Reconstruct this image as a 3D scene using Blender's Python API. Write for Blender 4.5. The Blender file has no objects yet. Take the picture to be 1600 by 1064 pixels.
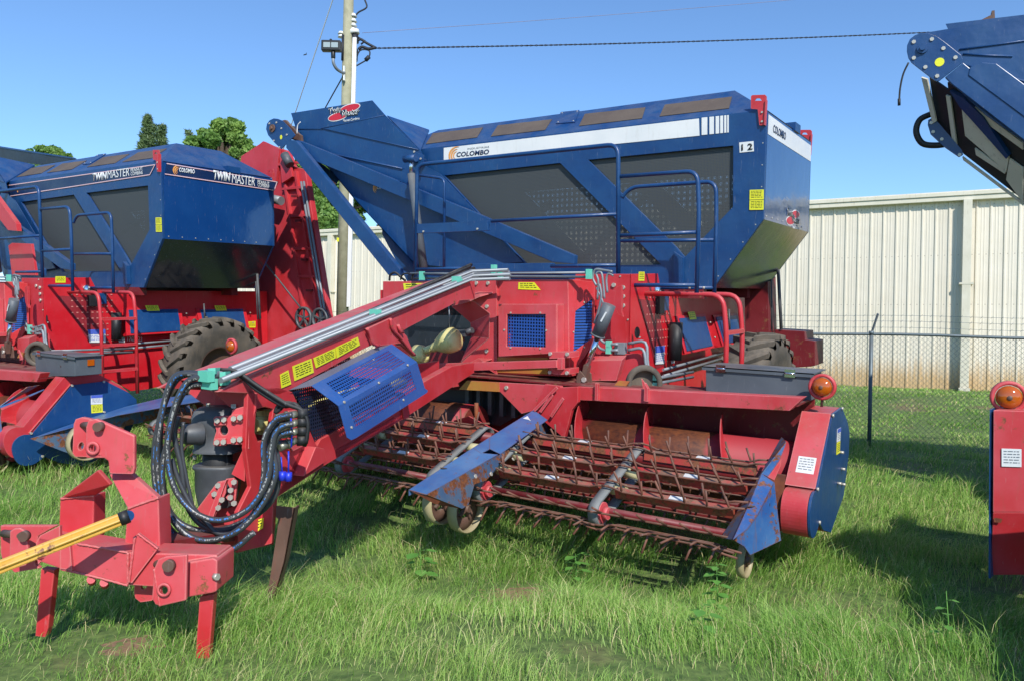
import bpy, bmesh, math, random
import numpy as np
from mathutils import Vector, Matrix
from mathutils.geometry import tessellate_polygon
random.seed(7); rng = np.random.default_rng(7)
S = bpy.context.scene
COL = S.collection
V = Vector

# ------------------------------------------------------------------ camera, sky, sun, exposure
FP = 1200.0; CH = 1.65; RHO = math.radians(1.2)
ex = V((math.cos(RHO), 0, math.sin(RHO))); eu = V((-math.sin(RHO), 0, math.cos(RHO))); ey = V((0, 1, 0))
CAM = V((0, 0, CH))
cd = bpy.data.cameras.new('camera'); cam = bpy.data.objects.new('camera', cd); COL.objects.link(cam)
cd.sensor_width = 36; cd.lens = 36 * FP / 1600; cd.clip_end = 3000; cd.clip_start = 0.05
mw = Matrix.Identity(4)
for i in range(3):
    mw[i][0] = ex[i]; mw[i][1] = eu[i]; mw[i][2] = -ey[i]; mw[i][3] = CAM[i]
cam.matrix_world = mw
S.camera = cam
SUN_AZ = math.radians(180 - 15); SUN_EL = math.radians(38)
W = bpy.data.worlds.new('World'); S.world = W; W.use_nodes = True
nt = W.node_tree; nt.nodes.clear()
sky = nt.nodes.new('ShaderNodeTexSky'); sky.sky_type = 'NISHITA'; sky.sun_disc = False
sky.sun_elevation = SUN_EL; sky.sun_rotation = SUN_AZ; sky.air_density = 1.0; sky.dust_density = 0.0; sky.ozone_density = 4.0
bgn = nt.nodes.new('ShaderNodeBackground'); bgn.inputs[1].default_value = 0.15
wo = nt.nodes.new('ShaderNodeOutputWorld')
tint = nt.nodes.new('ShaderNodeVectorMath'); tint.operation = 'MULTIPLY'; tint.inputs[1].default_value = (.80, .95, 1.08)
nt.links.new(sky.outputs[0], tint.inputs[0]); nt.links.new(tint.outputs[0], bgn.inputs[0]); nt.links.new(bgn.outputs[0], wo.inputs[0])
sd = bpy.data.lights.new('sun', 'SUN'); sd.energy = 4.2; sd.angle = math.radians(0.53); sd.color = (1, 0.955, 0.88)
so = bpy.data.objects.new('sun', sd); COL.objects.link(so)
sdir = V((math.sin(SUN_AZ) * math.cos(SUN_EL), math.cos(SUN_AZ) * math.cos(SUN_EL), math.sin(SUN_EL)))
so.rotation_euler = sdir.to_track_quat('Z', 'Y').to_euler(); so.location = (8, -12, 14)
S.view_settings.view_transform = 'Standard'; S.view_settings.look = 'None'; S.view_settings.gamma = 1
S.view_settings.exposure = 0.25
S.render.engine = 'CYCLES'
S.cycles.transparent_max_bounces = 24; S.cycles.max_bounces = 6

# ------------------------------------------------------------------ surveying: photo point -> point on a known plane of a machine
def world_ray(px, py):
    return (ex * ((px - 800) / FP) + ey - eu * ((py - 532) / FP)).normalized()
class Frame:
    def __init__(s, M, O): s.M = M; s.Mt = M.transposed(); s.O = V(O)
    def at(s, p, x=None, y=None, z=None, pl=None):
        o = s.Mt @ (CAM - s.O); d = s.Mt @ world_ray(p[0], p[1])
        if pl is not None: t = (pl[0] - o).dot(pl[1]) / d.dot(pl[1])
        elif x is not None: t = (x - o.x) / d.x
        elif y is not None: t = (y - o.y) / d.y
        else: t = (z - o.z) / d.z
        return o + d * t
    def onY(s, p, Y, ref):       # world depth Y, result expressed in frame ref
        d = world_ray(p[0], p[1]); return ref.Mt @ (CAM + d * (Y / d.y) - ref.O)
upc = V((.0112, -.067, .998)).normalized(); Rc = V((.554, .831, 0)); Rc.z = -(Rc.dot(upc)) / upc.z; Rc.normalize()
Xc = Rc.cross(upc)
i2w = lambda v: ex * v.x + ey * v.y + eu * v.z
XX, RR, UP = i2w(Xc), i2w(Rc), i2w(upc)
MM = Matrix((XX, RR, UP)).transposed()
g0 = world_ray(1175, 895); O1 = CAM + g0 * (-CH / g0.z)
K = Frame(MM, O1)
O2 = V((-6.27, 8.9, .06)); KL = Frame(MM, O2)
yaw3 = math.radians(7)
M3 = MM @ Matrix.Rotation(yaw3, 3, 'Z'); O3 = V((10.56, 1.86, -.17)); KR = Frame(M3, O3)
ZM = dict(A=(0, 200, 3.2), B=(0, 420, 3.2), C=(0, 700, 3.2), D=(400, 130, 3.2), E=(800, 130, 3.2), F=(560, 400, 3.2), G=(400, 600, 3.2),
          H=(820, 600, 3.077), I=(220, 560, 3.327), J=(880, 400, 3.478), N=(400, 480, 4.433), P=(480, 620, 5.32), Q=(740, 660, 5.32),
          R=(980, 640, 4.835), S=(380, 180, 5.32), T=(0, 420, 5.32), U=(200, 420, 5.32), V=(600, 560, 5.32), W=(880, 400, 4.836),
          X=(0, 560, 5.32), Y=(1300, 0, 2.66), Z=(1200, 280, 2.2175), O=(0, 0, 1))
def px(k, s):
    a = ZM[k]; out = []
    for t in s.split():
        x, y = t.split(','); out.append((a[0] + float(x) / a[2], a[1] + float(y) / a[2]))
    return out
def tr(k, s, fr=None, **kw):
    fr = fr or K
    return [fr.at(p, **kw) for p in px(k, s)]

# ------------------------------------------------------------------ materials
MAT = {}
def lin(h):
    if isinstance(h, str):
        c = [int(h[i:i + 2], 16) / 255 for i in (0, 2, 4)]
        return tuple(((x + .055) / 1.055) ** 2.4 if x > .04045 else x / 12.92 for x in c)
    return h
def newmat(name):
    m = bpy.data.materials.new(name); m.use_nodes = True; n = m.node_tree; n.nodes.clear()
    out = n.nodes.new('ShaderNodeOutputMaterial'); b = n.nodes.new('ShaderNodeBsdfPrincipled')
    n.links.new(b.outputs[0], out.inputs[0]); MAT[name] = m
    return m, n, b, out
def N(n, t, **kw):
    x = n.nodes.new('ShaderNode' + t)
    for k, v in kw.items():
        if k.startswith('i_'): x.inputs[k[2:].replace('_', ' ')].default_value = v
        elif k[0] == 'n' and k[1:].isdigit(): x.inputs[int(k[1:])].default_value = v
        else: setattr(x, k, v)
    return x
def ramp(n, src, p0, p1, c0=(0, 0, 0, 1), c1=(1, 1, 1, 1)):
    r = n.nodes.new('ShaderNodeValToRGB'); r.color_ramp.elements[0].position = p0; r.color_ramp.elements[1].position = p1
    r.color_ramp.elements[0].color = c0; r.color_ramp.elements[1].color = c1; n.links.new(src, r.inputs[0]); return r
def mixc(n, fac, a, b, mode='MIX'):
    m = n.nodes.new('ShaderNodeMix'); m.data_type = 'RGBA'; m.blend_type = mode
    for s, v in ((0, fac), (6, a), (7, b)):
        if hasattr(v, 'links'): n.links.new(v, m.inputs[s])
        elif s == 0: m.inputs[0].default_value = v
        else: m.inputs[s].default_value = (*v, 1)
    return m.outputs[2]
def paint(name, base, faded=None, dirt=None, rough=.4, metal=0., spots=.0, dirtamt=.5, scale=2.2, bump=.02, coat=0., streak=False, spec=.5, edge=None, dust=.5):
    base = lin(base); faded = lin(faded) if faded else tuple(min(1, c * 1.35) for c in base); dirt = lin(dirt) if dirt else (.16, .07, .035)
    m, n, b, o = newmat(name); tc = N(n, 'TexCoord')
    n1 = N(n, 'TexNoise', i_Scale=scale, i_Detail=6., i_Roughness=.6); n.links.new(tc.outputs['Object'], n1.inputs[0])
    f1 = ramp(n, n1.outputs[0], .38, .68)
    col = mixc(n, f1.outputs[0], base, faded)
    mp = N(n, 'Mapping'); mp.inputs['Scale'].default_value = (9, 9, 1.4); n.links.new(tc.outputs['Object'], mp.inputs[0])
    n2 = N(n, 'TexNoise', i_Scale=2.2, i_Detail=8., i_Roughness=.7); n.links.new(mp.outputs[0], n2.inputs[0])
    f2 = ramp(n, n2.outputs[0], .56, .8, c1=(dirtamt, dirtamt, dirtamt, 1))
    col = mixc(n, f2.outputs[0], col, dirt)
    if spots > 0:
        n3 = N(n, 'TexNoise', i_Scale=7., i_Detail=9., i_Roughness=.75); n.links.new(tc.outputs['Object'], n3.inputs[0])
        f3 = ramp(n, n3.outputs[0], .72 - spots * .3, .76 - spots * .3)
        n4 = N(n, 'TexNoise', i_Scale=40., i_Detail=4.); n.links.new(tc.outputs['Object'], n4.inputs[0])
        rc = ramp(n, n4.outputs[0], .3, .7, (.10, .035, .018, 1), (.27, .10, .04, 1))
        col = mixc(n, f3.outputs[0], col, rc.outputs[0])
    mp2 = N(n, 'Mapping'); mp2.inputs['Scale'].default_value = (55, 55, 6); mp2.inputs['Rotation'].default_value = (.3, .5, .2); n.links.new(tc.outputs['Object'], mp2.inputs[0])
    n5 = N(n, 'TexNoise', i_Scale=1., i_Detail=4., i_Roughness=.6); n.links.new(mp2.outputs[0], n5.inputs[0]); f5 = ramp(n, n5.outputs[0], .64, .70, c1=(.4, .4, .4, 1)); col = mixc(n, f5.outputs[0], col, tuple(min(1, c * .6 + .16) for c in base))
    g5 = N(n, 'NewGeometry'); s5 = N(n, 'SeparateXYZ'); n.links.new(g5.outputs['Normal'], s5.inputs[0]); n6 = N(n, 'TexNoise', i_Scale=5., i_Detail=7., i_Roughness=.65); n.links.new(tc.outputs['Object'], n6.inputs[0])
    m6 = N(n, 'Math', operation='MULTIPLY'); r6 = ramp(n, s5.outputs[2], .35, .95, c1=(dust, dust, dust, 1)); n.links.new(r6.outputs[0], m6.inputs[0]); r7 = ramp(n, n6.outputs[0], .35, .7); n.links.new(r7.outputs[0], m6.inputs[1]); col = mixc(n, m6.outputs[0], col, (.30, .255, .20))
    if edge:
        bv = N(n, 'Bevel'); bv.samples = 4; bv.inputs['Radius'].default_value = .012; ge = N(n, 'NewGeometry'); dt = N(n, 'VectorMath', operation='DOT_PRODUCT'); n.links.new(bv.outputs[0], dt.inputs[0]); n.links.new(ge.outputs['Normal'], dt.inputs[1])
        ne = N(n, 'TexNoise', i_Scale=14., i_Detail=5.); n.links.new(tc.outputs['Object'], ne.inputs[0]); ad = N(n, 'Math', operation='MULTIPLY_ADD', n1=.16, n2=-.08); n.links.new(ne.outputs[0], ad.inputs[0]); sm = N(n, 'Math', operation='ADD'); n.links.new(dt.outputs['Value'], sm.inputs[0]); n.links.new(ad.outputs[0], sm.inputs[1])
        re_ = ramp(n, sm.outputs[0], .90, .97, (.8, .8, .8, 1), (0, 0, 0, 1)); col = mixc(n, re_.outputs[0], col, lin(edge))
    n.links.new(col, b.inputs['Base Color'])
    rr = ramp(n, n1.outputs[0], .3, .7, (rough - .08,) * 3 + (1,), (rough + .12,) * 3 + (1,)); n.links.new(rr.outputs[0], b.inputs['Roughness'])
    b.inputs['Metallic'].default_value = metal; b.inputs['Coat Weight'].default_value = coat; b.inputs['Coat Roughness'].default_value = .12
    b.inputs['Specular IOR Level'].default_value = spec
    if bump:
        nb = N(n, 'TexNoise', i_Scale=3.2, i_Detail=3.); n.links.new(tc.outputs['Object'], nb.inputs[0])
        bp = N(n, 'Bump', i_Strength=.25, i_Distance=bump); n.links.new(nb.outputs[0], bp.inputs['Height']); n.links.new(bp.outputs[0], b.inputs['Normal'])
    return m
RED = paint('red_paint', 'bc2a30', 'c4404a', '8a3c2e', rough=.42, dirtamt=.5, spots=.2, edge='c4625e')
RED_PALE = paint('pale_red_paint', 'c23a40', 'ca525a', '9a5c4c', rough=.5, dirtamt=.6, spots=.36, edge='cf8a84')  # paler, pinkish red for frames, bars and front sheets
RED_SHADE = paint('shaded_red_paint', '6c181f', '7c2026', '45221b', rough=.5, dirtamt=.6, spots=.5)  # red paint, its colour darkened for the shade on the rear panel
REDB = paint('bright_red_paint', 'c41a26', 'c62a34', '8a3426', rough=.4, dirtamt=.5)
BLUE = paint('blue_paint', '0e3a6e', '174778', '34506e', rough=.4, dirtamt=.55, coat=.08, bump=.07, dust=.22)
BLUEF = paint('worn_blue_paint', '2c5a96', '4a76a6', '70503c', rough=.38, dirtamt=.7, spots=.34, coat=.1, edge='6e4634', dust=.12)
BLUEG = paint('glossy_blue_paint', '123c74', '16427a', '2a3d55', rough=.10, dirtamt=.12, coat=.45, bump=.02)
GREENG = paint('glossy_dark_sheet', '1c2530', '222c38', '3a4048', rough=.16, dirtamt=.2, coat=.8, bump=.02)
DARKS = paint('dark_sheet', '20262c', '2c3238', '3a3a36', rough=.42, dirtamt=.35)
YELO = paint('yellow_olive_paint', 'b08238', 'bc5040', '9a7434', rough=.5, dirtamt=.8)
RUST = paint('rusty_steel', '5e2e1c', '8a4a26', 'b0602a', rough=.75, dirtamt=.7, scale=7, bump=.02)
RUSTD = paint('dull_rusty_rod', '5a382c', '7a4c3a', '8a5a40', rough=.7, dirtamt=.6, scale=9, bump=0)
RUSTB = paint('rusty_brown_steel', '5a4238', '6c5044', '7c3c26', rough=.6, dirtamt=.8, scale=4, bump=.01)
STEEL = paint('galvanised_steel', '7c8288', '92989e', '5c5c58', rough=.5, metal=.35, dirtamt=.3, bump=0)
CHROME = paint('chrome_rod', 'c8ccd2', 'd8dce0', '9a9a9a', rough=.1, metal=1., dirtamt=.1, bump=0)
BOLT = paint('zinc_bolt', 'b4aea2', 'c8c4ba', '7a6450', rough=.4, metal=.4, dirtamt=.5, bump=0)
BLACK = paint('black_rubber', '16171a', '232427', '3a362e', rough=.55, dirtamt=.5, bump=0)
IRON = paint('dark_cast_iron', '4a4d52', '5c6064', '54453a', rough=.5, metal=.2, dirtamt=.5, scale=5)
TYRE = paint('tyre_rubber', '4a453e', '665c50', '7a6a56', rough=.85, dirtamt=.9, scale=5)
GREYBOX = paint('grey_steel_box', '4e555c', '5a6168', '6a6c6c', rough=.5, dirtamt=.3)
WHITE = paint('white_vinyl', 'dcdedd', 'e6e6e4', 'b4ada0', rough=.4, dirtamt=.35, bump=0)
YELLOW = paint('yellow_label', 'dfe02a', 'e6e23a', 'b8b030', rough=.45, dirtamt=.3, bump=0)
INK = paint('black_ink', '14161a', '1a1c20', rough=.5, dirtamt=.1, bump=0)
ORANGE = paint('orange_print', 'e09848', 'e8a050', rough=.4, dirtamt=.1, bump=0)
LOGORED = paint('red_print', 'c81e32', 'd02a3c', rough=.4, dirtamt=.1, bump=0)
NAVY = paint('navy_print', '12284e', '142c54', rough=.35, dirtamt=.1, bump=0)
LBLUE = paint('blue_print', '4a62c0', '5068c4', rough=.4, dirtamt=.1, bump=0)
CREAM = paint('cream_plastic', 'b8b083', 'c4bc92', '8a7a54', rough=.55, dirtamt=.6, bump=.01)
PTO = paint('yellow_plastic', 'd0c478', 'dcd29a', '7a7040', rough=.45, dirtamt=.7, bump=.01)
SHAFTY = paint('worn_yellow_paint', 'cf9a38', 'dcae50', '5a3418', rough=.5, dirtamt=.95, spots=.55, scale=6)
CYAN = paint('green_clamp_plastic', '5fbfa6', '74c8b2', '4a7a6a', rough=.5, dirtamt=.4, bump=0)
VENT = paint('brown_vent_mesh', '544840', '5e5248', '6a503c', rough=.8, dirtamt=.6, bump=0, dust=.1)
TAN = paint('tan_wheel_rim', '9c906c', 'aca07c', '8a7a50', rough=.5, dirtamt=.8, bump=.01)
POLEW = paint('pole_wood', '8f8d72', 'a3a085', '6a6a52', rough=.85, dirtamt=.8, scale=6)
def mk_simple(name, col, rough=.5, metal=0, **kw):
    m, n, b, o = newmat(name); b.inputs['Base Color'].default_value = (*lin(col), 1); b.inputs['Roughness'].default_value = rough; b.inputs['Metallic'].default_value = metal
    for k, v in kw.items(): b.inputs[k.replace('_', ' ')].default_value = v
    return m
AMBER = mk_simple('amber_lens', 'b0540e', .12, Coat_Weight=.6, Subsurface_Weight=.0)
GLASS = mk_simple('lamp_glass', '9aa6a8', .15, .0)
WIREB = mk_simple('black_wire', '1a1e28', .6)
DBLUE = mk_simple('blue_cord', '2438c0', .4)
def perf(name, base, pitch, hu, hv, rough=.45, pv=None, stagger=False):
    """sheet with punched holes (pattern in the part's own UV, metres)"""
    m, n, b, o = newmat(name); b.inputs['Base Color'].default_value = (*lin(base), 1); b.inputs['Roughness'].default_value = rough
    uv = N(n, 'UVMap'); sp = N(n, 'SeparateXYZ'); n.links.new(uv.outputs[0], sp.inputs[0]); pv = pv or pitch
    def hole(src, p, h):
        a = N(n, 'Math', operation='MULTIPLY', n1=1 / p); n.links.new(src, a.inputs[0])
        f = N(n, 'Math', operation='FRACT'); n.links.new(a.outputs[0], f.inputs[0])
        s = N(n, 'Math', operation='SUBTRACT', n1=.5); n.links.new(f.outputs[0], s.inputs[0])
        c = N(n, 'Math', operation='ABSOLUTE'); n.links.new(s.outputs[0], c.inputs[0])
        l = N(n, 'Math', operation='LESS_THAN', n1=h / 2); n.links.new(c.outputs[0], l.inputs[0]); return l.outputs[0]
    mm = N(n, 'Math', operation='MULTIPLY'); n.links.new(hole(sp.outputs[0], pitch, hu), mm.inputs[0]); n.links.new(hole(sp.outputs[1], pv, hv), mm.inputs[1])
    t = N(n, 'BsdfTransparent'); mx = N(n, 'MixShader'); n.links.new(mm.outputs[0], mx.inputs[0]); n.links.new(b.outputs[0], mx.inputs[1]); n.links.new(t.outputs[0], mx.inputs[2])
    n.links.new(mx.outputs[0], o.inputs[0]); return m
PERFB = perf('punched_blue_sheet', '1c4c92', .027, .6, .6)
PERFG = perf('punched_blue_grille', '2350a0', .034, .62, .62)
PERFR = perf('punched_red_sheet', 'a82432', .027, .56, .56)
PERFD = perf('punched_dark_sheet', '15233c', .026, .55, .55)
PERFBR = perf('punched_brown_sheet', '6e4a42', .07, .30, .14, pv=.075)
LOUV = perf('louvred_blue_sheet', '1f4e9a', .5, 1.2, .32, pv=.03)
SCREEN = perf('hopper_screen', '454a4c', .017, .37, .37, rough=.6)
BLUELINE = None
# hose: rubber with a printed dashed line
m, n, b, o = newmat('hose_rubber'); HOSE = m
uv = N(n, 'UVMap'); sp = N(n, 'SeparateXYZ'); n.links.new(uv.outputs[0], sp.inputs[0])
u1 = N(n, 'Math', operation='LESS_THAN', n1=.10); n.links.new(sp.outputs[0], u1.inputs[0])
v1 = N(n, 'Math', operation='MULTIPLY', n1=4.5); n.links.new(sp.outputs[1], v1.inputs[0]); v2 = N(n, 'Math', operation='FRACT'); n.links.new(v1.outputs[0], v2.inputs[0])
v3 = N(n, 'Math', operation='LESS_THAN', n1=.5); n.links.new(v2.outputs[0], v3.inputs[0])
lc = mixc(n, v3.outputs[0], lin('3c76b8'), lin('9a9c9a'))
nz = N(n, 'TexNoise', i_Scale=60.); v4 = N(n, 'Math', operation='GREATER_THAN', n1=.52); n.links.new(nz.outputs[0], v4.inputs[0])
mu = N(n, 'Math', operation='MULTIPLY'); n.links.new(u1.outputs[0], mu.inputs[0]); n.links.new(v4.outputs[0], mu.inputs[1])
n.links.new(mixc(n, mu.outputs[0], lin('3c3e42'), lc), b.inputs['Base Color']); b.inputs['Roughness'].default_value = .38

# ------------------------------------------------------------------ mesh builder
SPLIT = {'hydraulic_pipe', 'pipe_clamp', 'hydraulic_hose', 'stripe_bar', 'rib', 'coupling', 'cap', 'conduit', 'cable', 'pulley', 'inner_brace', 'frame_beam', 'stub', 'mounting_pad', 'feeder_slat', 'hinge_bracket', 'stiffener', 'gusset', 'catch', 'cable_fitting', 'insulator', 'wheel_arm', 'mounting_plate', 'lamp_window', 'pocket', 'knee_bracket', 'cap_cord', 'weld_rib', 'guard_mesh', 'cross_bar', 'hydraulic_motor'}
class MB:
    def __init__(s): s.v = []; s.f = []; s.uv = []; s.sm = []; s.mi = []; s.cur = 0
    def face(s, idx, uv=None, sm=False):
        s.f.append(idx); s.uv.append(uv or [(0, 0)] * len(idx)); s.sm.append(sm); s.mi.append(s.cur)
    def quad(s, a, b, c, d):
        i = len(s.v); s.v += [V(a), V(b), V(c), V(d)]
        u = (V(b) - V(a)); lu = u.length or 1; w = (V(d) - V(a)); s.face([i, i + 1, i + 2, i + 3], [(0, 0), (lu, 0), (lu, w.length), (0, w.length)]); return s
    def plate(s, outer, t, holes=(), uvo=None):
        """flat sheet through the outline, extruded by vector t (away from the seen face)"""
        outer = [V(p) for p in outer]; holes = [[V(p) for p in h] for h in holes]; t = V(t)
        nrm = V((0, 0, 0))
        for i in range(len(outer)): nrm += outer[i].cross(outer[(i + 1) % len(outer)])
        nrm.normalize()
        u = (outer[1] - outer[0]).normalized() if uvo is None else V(uvo).normalized(); u = (u - nrm * u.dot(nrm)).normalized(); w = nrm.cross(u); o = outer[0]
        allp = outer + [p for h in holes for p in h]; k = len(allp)
        tri = tessellate_polygon([outer] + list(holes))
        i0 = len(s.v); s.v += allp; s.v += [p + t for p in allp]
        uvp = [((p - o).dot(u), (p - o).dot(w)) for p in allp]
        for a in tri:
            aa = list(a); q = (allp[aa[1]] - allp[aa[0]]).cross(allp[aa[2]] - allp[aa[0]])
            if q.dot(t) > 0: aa = aa[::-1]
            s.face([i0 + x for x in aa], [uvp[x] for x in aa]); s.face([i0 + k + x for x in aa[::-1]], [uvp[x] for x in aa[::-1]])
        st = 0
        for loop in [outer] + list(holes):
            L = len(loop)
            for j in range(L):
                a = i0 + st + j; b2 = i0 + st + (j + 1) % L; s.face([a, b2, b2 + k, a + k])
            st += L
        return s
    def sheet(s, outer, uvo=None):
        outer = [V(p) for p in outer]; nrm = V((0, 0, 0))
        for i in range(len(outer)): nrm += outer[i].cross(outer[(i + 1) % len(outer)])
        nrm.normalize(); u = (outer[1] - outer[0]).normalized() if uvo is None else V(uvo).normalized(); u = (u - nrm * u.dot(nrm)).normalized(); w = nrm.cross(u)
        i0 = len(s.v); s.v += outer; tri = tessellate_polygon([outer])
        for a in tri: s.face([i0 + x for x in a], [((outer[x] - outer[0]).dot(u), (outer[x] - outer[0]).dot(w)) for x in a])
        return s
    def box(s, c, d, rot=None):
        c = V(c); hx, hy, hz = d[0] / 2, d[1] / 2, d[2] / 2; i = len(s.v)
        for x in (-hx, hx):
            for y in (-hy, hy):
                for z in (-hz, hz):
                    p = V((x, y, z)); s.v.append(c + (rot @ p if rot else p))
        for q in ((0, 1, 3, 2), (4, 6, 7, 5), (0, 4, 5, 1), (2, 3, 7, 6), (0, 2, 6, 4), (1, 5, 7, 3)): s.face([i + a for a in q], [(0, 0), (.3, 0), (.3, .3), (0, .3)])
        return s
    def span(s, a, b): a = V(a); b = V(b); return s.box((a + b) / 2, (abs(b.x - a.x), abs(b.y - a.y), abs(b.z - a.z)))
    def beam(s, a, b, w, h, up=(0, 0, 1)):
        a = V(a); b = V(b); d = (b - a).normalized(); sx = d.cross(V(up)).normalized(); sz = sx.cross(d)
        R = Matrix((sx, d, sz)).transposed(); return s.box((a + b) / 2, (w, (b - a).length, h), R)
    def tube(s, pts, r, seg=10, smooth=0, cap=True, sq=None):
        pts = [V(p) for p in pts]
        if smooth and len(pts) > 2:
            q = []; P = [pts[0] * 2 - pts[1]] + pts + [pts[-1] * 2 - pts[-2]]
            for i in range(1, len(P) - 2):
                for k in range(smooth):
                    t = k / smooth; a, b, c, d = P[i - 1], P[i], P[i + 1], P[i + 2]
                    q.append(.5 * ((2 * b) + (c - a) * t + (2 * a - 5 * b + 4 * c - d) * t * t + (3 * b - a - 3 * c + d) * t ** 3))
            q.append(pts[-1])
            if isinstance(r, (list, tuple)): r = [r[min(int(i / smooth), len(r) - 2)] * (1 - (i / smooth - min(int(i / smooth), len(r) - 2))) + r[min(int(i / smooth), len(r) - 2) + 1] * (i / smooth - min(int(i / smooth), len(r) - 2)) for i in range(len(q))]
            pts = q
        nP = len(pts); i0 = len(s.v); prev = None; L = 0; Ls = []
        for i, p in enumerate(pts):
            d = (pts[min(i + 1, nP - 1)] - pts[max(i - 1, 0)])
            if d.length < 1e-9: d = V((0, 0, 1))
            d.normalize()
            if prev is None: a = d.orthogonal().normalized()
            else: a = (prev - d * prev.dot(d)); a = a.normalized() if a.length > 1e-6 else d.orthogonal().normalized()
            prev = a; b = d.cross(a); rr = r[i] if isinstance(r, (list, tuple)) else r
            if i: L += (p - pts[i - 1]).length
            Ls.append(L)
            for k in range(seg):
                an = 2 * math.pi * k / seg; s.v.append(p + a * (math.cos(an) * rr) + b * (math.sin(an) * rr))
        for i in range(nP - 1):
            for k in range(seg):
                k2 = (k + 1) % seg; A = i0 + i * seg
                s.face([A + k, A + k2, A + seg + k2, A + seg + k], [(k / seg, Ls[i]), ((k + 1) / seg, Ls[i]), ((k + 1) / seg, Ls[i + 1]), (k / seg, Ls[i + 1])], True)
        if cap:
            s.face([i0 + k for k in range(seg)][::-1]); s.face([i0 + (nP - 1) * seg + k for k in range(seg)])
        return s
    def cyl(s, a, b, r, seg=20, r2=None): return s.tube([a, b], [r, r2 if r2 is not None else r], seg)
    def lathe(s, o, ax, prof, seg=32, closed=False, arc=None):
        """prof: list of (r, h) along axis"""
        o = V(o); ax = V(ax).normalized(); a = ax.orthogonal().normalized(); b = ax.cross(a); i0 = len(s.v); n_ = len(prof)
        for (r, h) in prof:
            for k in range(seg):
                an = 2 * math.pi * k / seg; s.v.append(o + ax * h + a * (math.cos(an) * r) + b * (math.sin(an) * r))
        for i in range(n_ if closed else n_ - 1):
            j = (i + 1) % n_
            for k in range(seg):
                k2 = (k + 1) % seg; s.face([i0 + i * seg + k, i0 + i * seg + k2, i0 + j * seg + k2, i0 + j * seg + k], None, True)
        return s
    def disc(s, o, ax, r, t, seg=20):
        o = V(o); ax = V(ax).normalized(); return s.tube([o, o + ax * t], r, seg)
    def islands(s):
        par = list(range(len(s.v)))
        def fd(a):
            while par[a] != a: par[a] = par[par[a]]; a = par[a]
            return a
        for f in s.f:
            for q in f[1:]: par[fd(q)] = fd(f[0])
        g = {}
        for i, f in enumerate(s.f): g.setdefault(fd(f[0]), []).append(i)
        out = []
        for fl in g.values():
            m = MB(); mp = {}
            for i in fl:
                idx = []
                for q in s.f[i]:
                    if q not in mp: mp[q] = len(m.v); m.v.append(s.v[q])
                    idx.append(mp[q])
                m.f.append(idx); m.uv.append(s.uv[i]); m.sm.append(s.sm[i]); m.mi.append(s.mi[i])
            out.append(m)
        return out
    def build(s, name, mats, parent=None, bevel=0, auto=True):
        while parent is not None and parent.parent is not None and parent.parent.parent is not None: parent = parent.parent
        if name in SPLIT:
            isl = s.islands()
            if len(isl) > 1:
                r = [m.build(name, mats, parent, bevel) for m in isl]; return r[0]
        me = bpy.data.meshes.new(name); me.from_pydata([tuple(p) for p in s.v], [], s.f)
        ul = me.uv_layers.new(name='UVMap'); flat = [c for f in s.uv for q in f for c in q]; ul.data.foreach_set('uv', flat)
        me.polygons.foreach_set('use_smooth', s.sm); me.polygons.foreach_set('material_index', s.mi)
        for mm_ in (mats if isinstance(mats, (list, tuple)) else [mats]): me.materials.append(mm_)
        me.update(); o = bpy.data.objects.new(name, me); COL.objects.link(o)
        bm = bmesh.new(); bm.from_mesh(me); bmesh.ops.recalc_face_normals(bm, faces=bm.faces); bm.to_mesh(me); bm.free()
        if parent: o.parent = parent
        if bevel:
            bv = o.modifiers.new('bevel', 'BEVEL'); bv.width = bevel; bv.segments = 2; bv.limit_method = 'ANGLE'; bv.angle_limit = math.radians(40)
            bv.harden_normals = False
        return o
def empty(name, M, O, label, cat, group=None):
    o = bpy.data.objects.new(name, None); COL.objects.link(o); o.empty_display_size = .3
    m4 = M.to_4x4(); m4.translation = O; o.matrix_world = m4; o['label'] = label; o['category'] = cat
    if group: o['group'] = group
    return o
def tag(o, label, cat, group=None, kind=None):
    if label: o['label'] = label
    if cat: o['category'] = cat
    if group: o['group'] = group
    if kind: o['kind'] = kind
    return o
def copy_tree(o, parent=None):
    c = o.copy(); COL.objects.link(c)
    if parent is not None: c.parent = parent
    for ch in [q for q in bpy.data.objects if q.parent == o]: copy_tree(ch, c)
    return c
def children(o): return [q for q in bpy.data.objects if q.parent == o]
def nrm3(a, b, c): return (V(b) - V(a)).cross(V(c) - V(a)).normalized()
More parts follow.
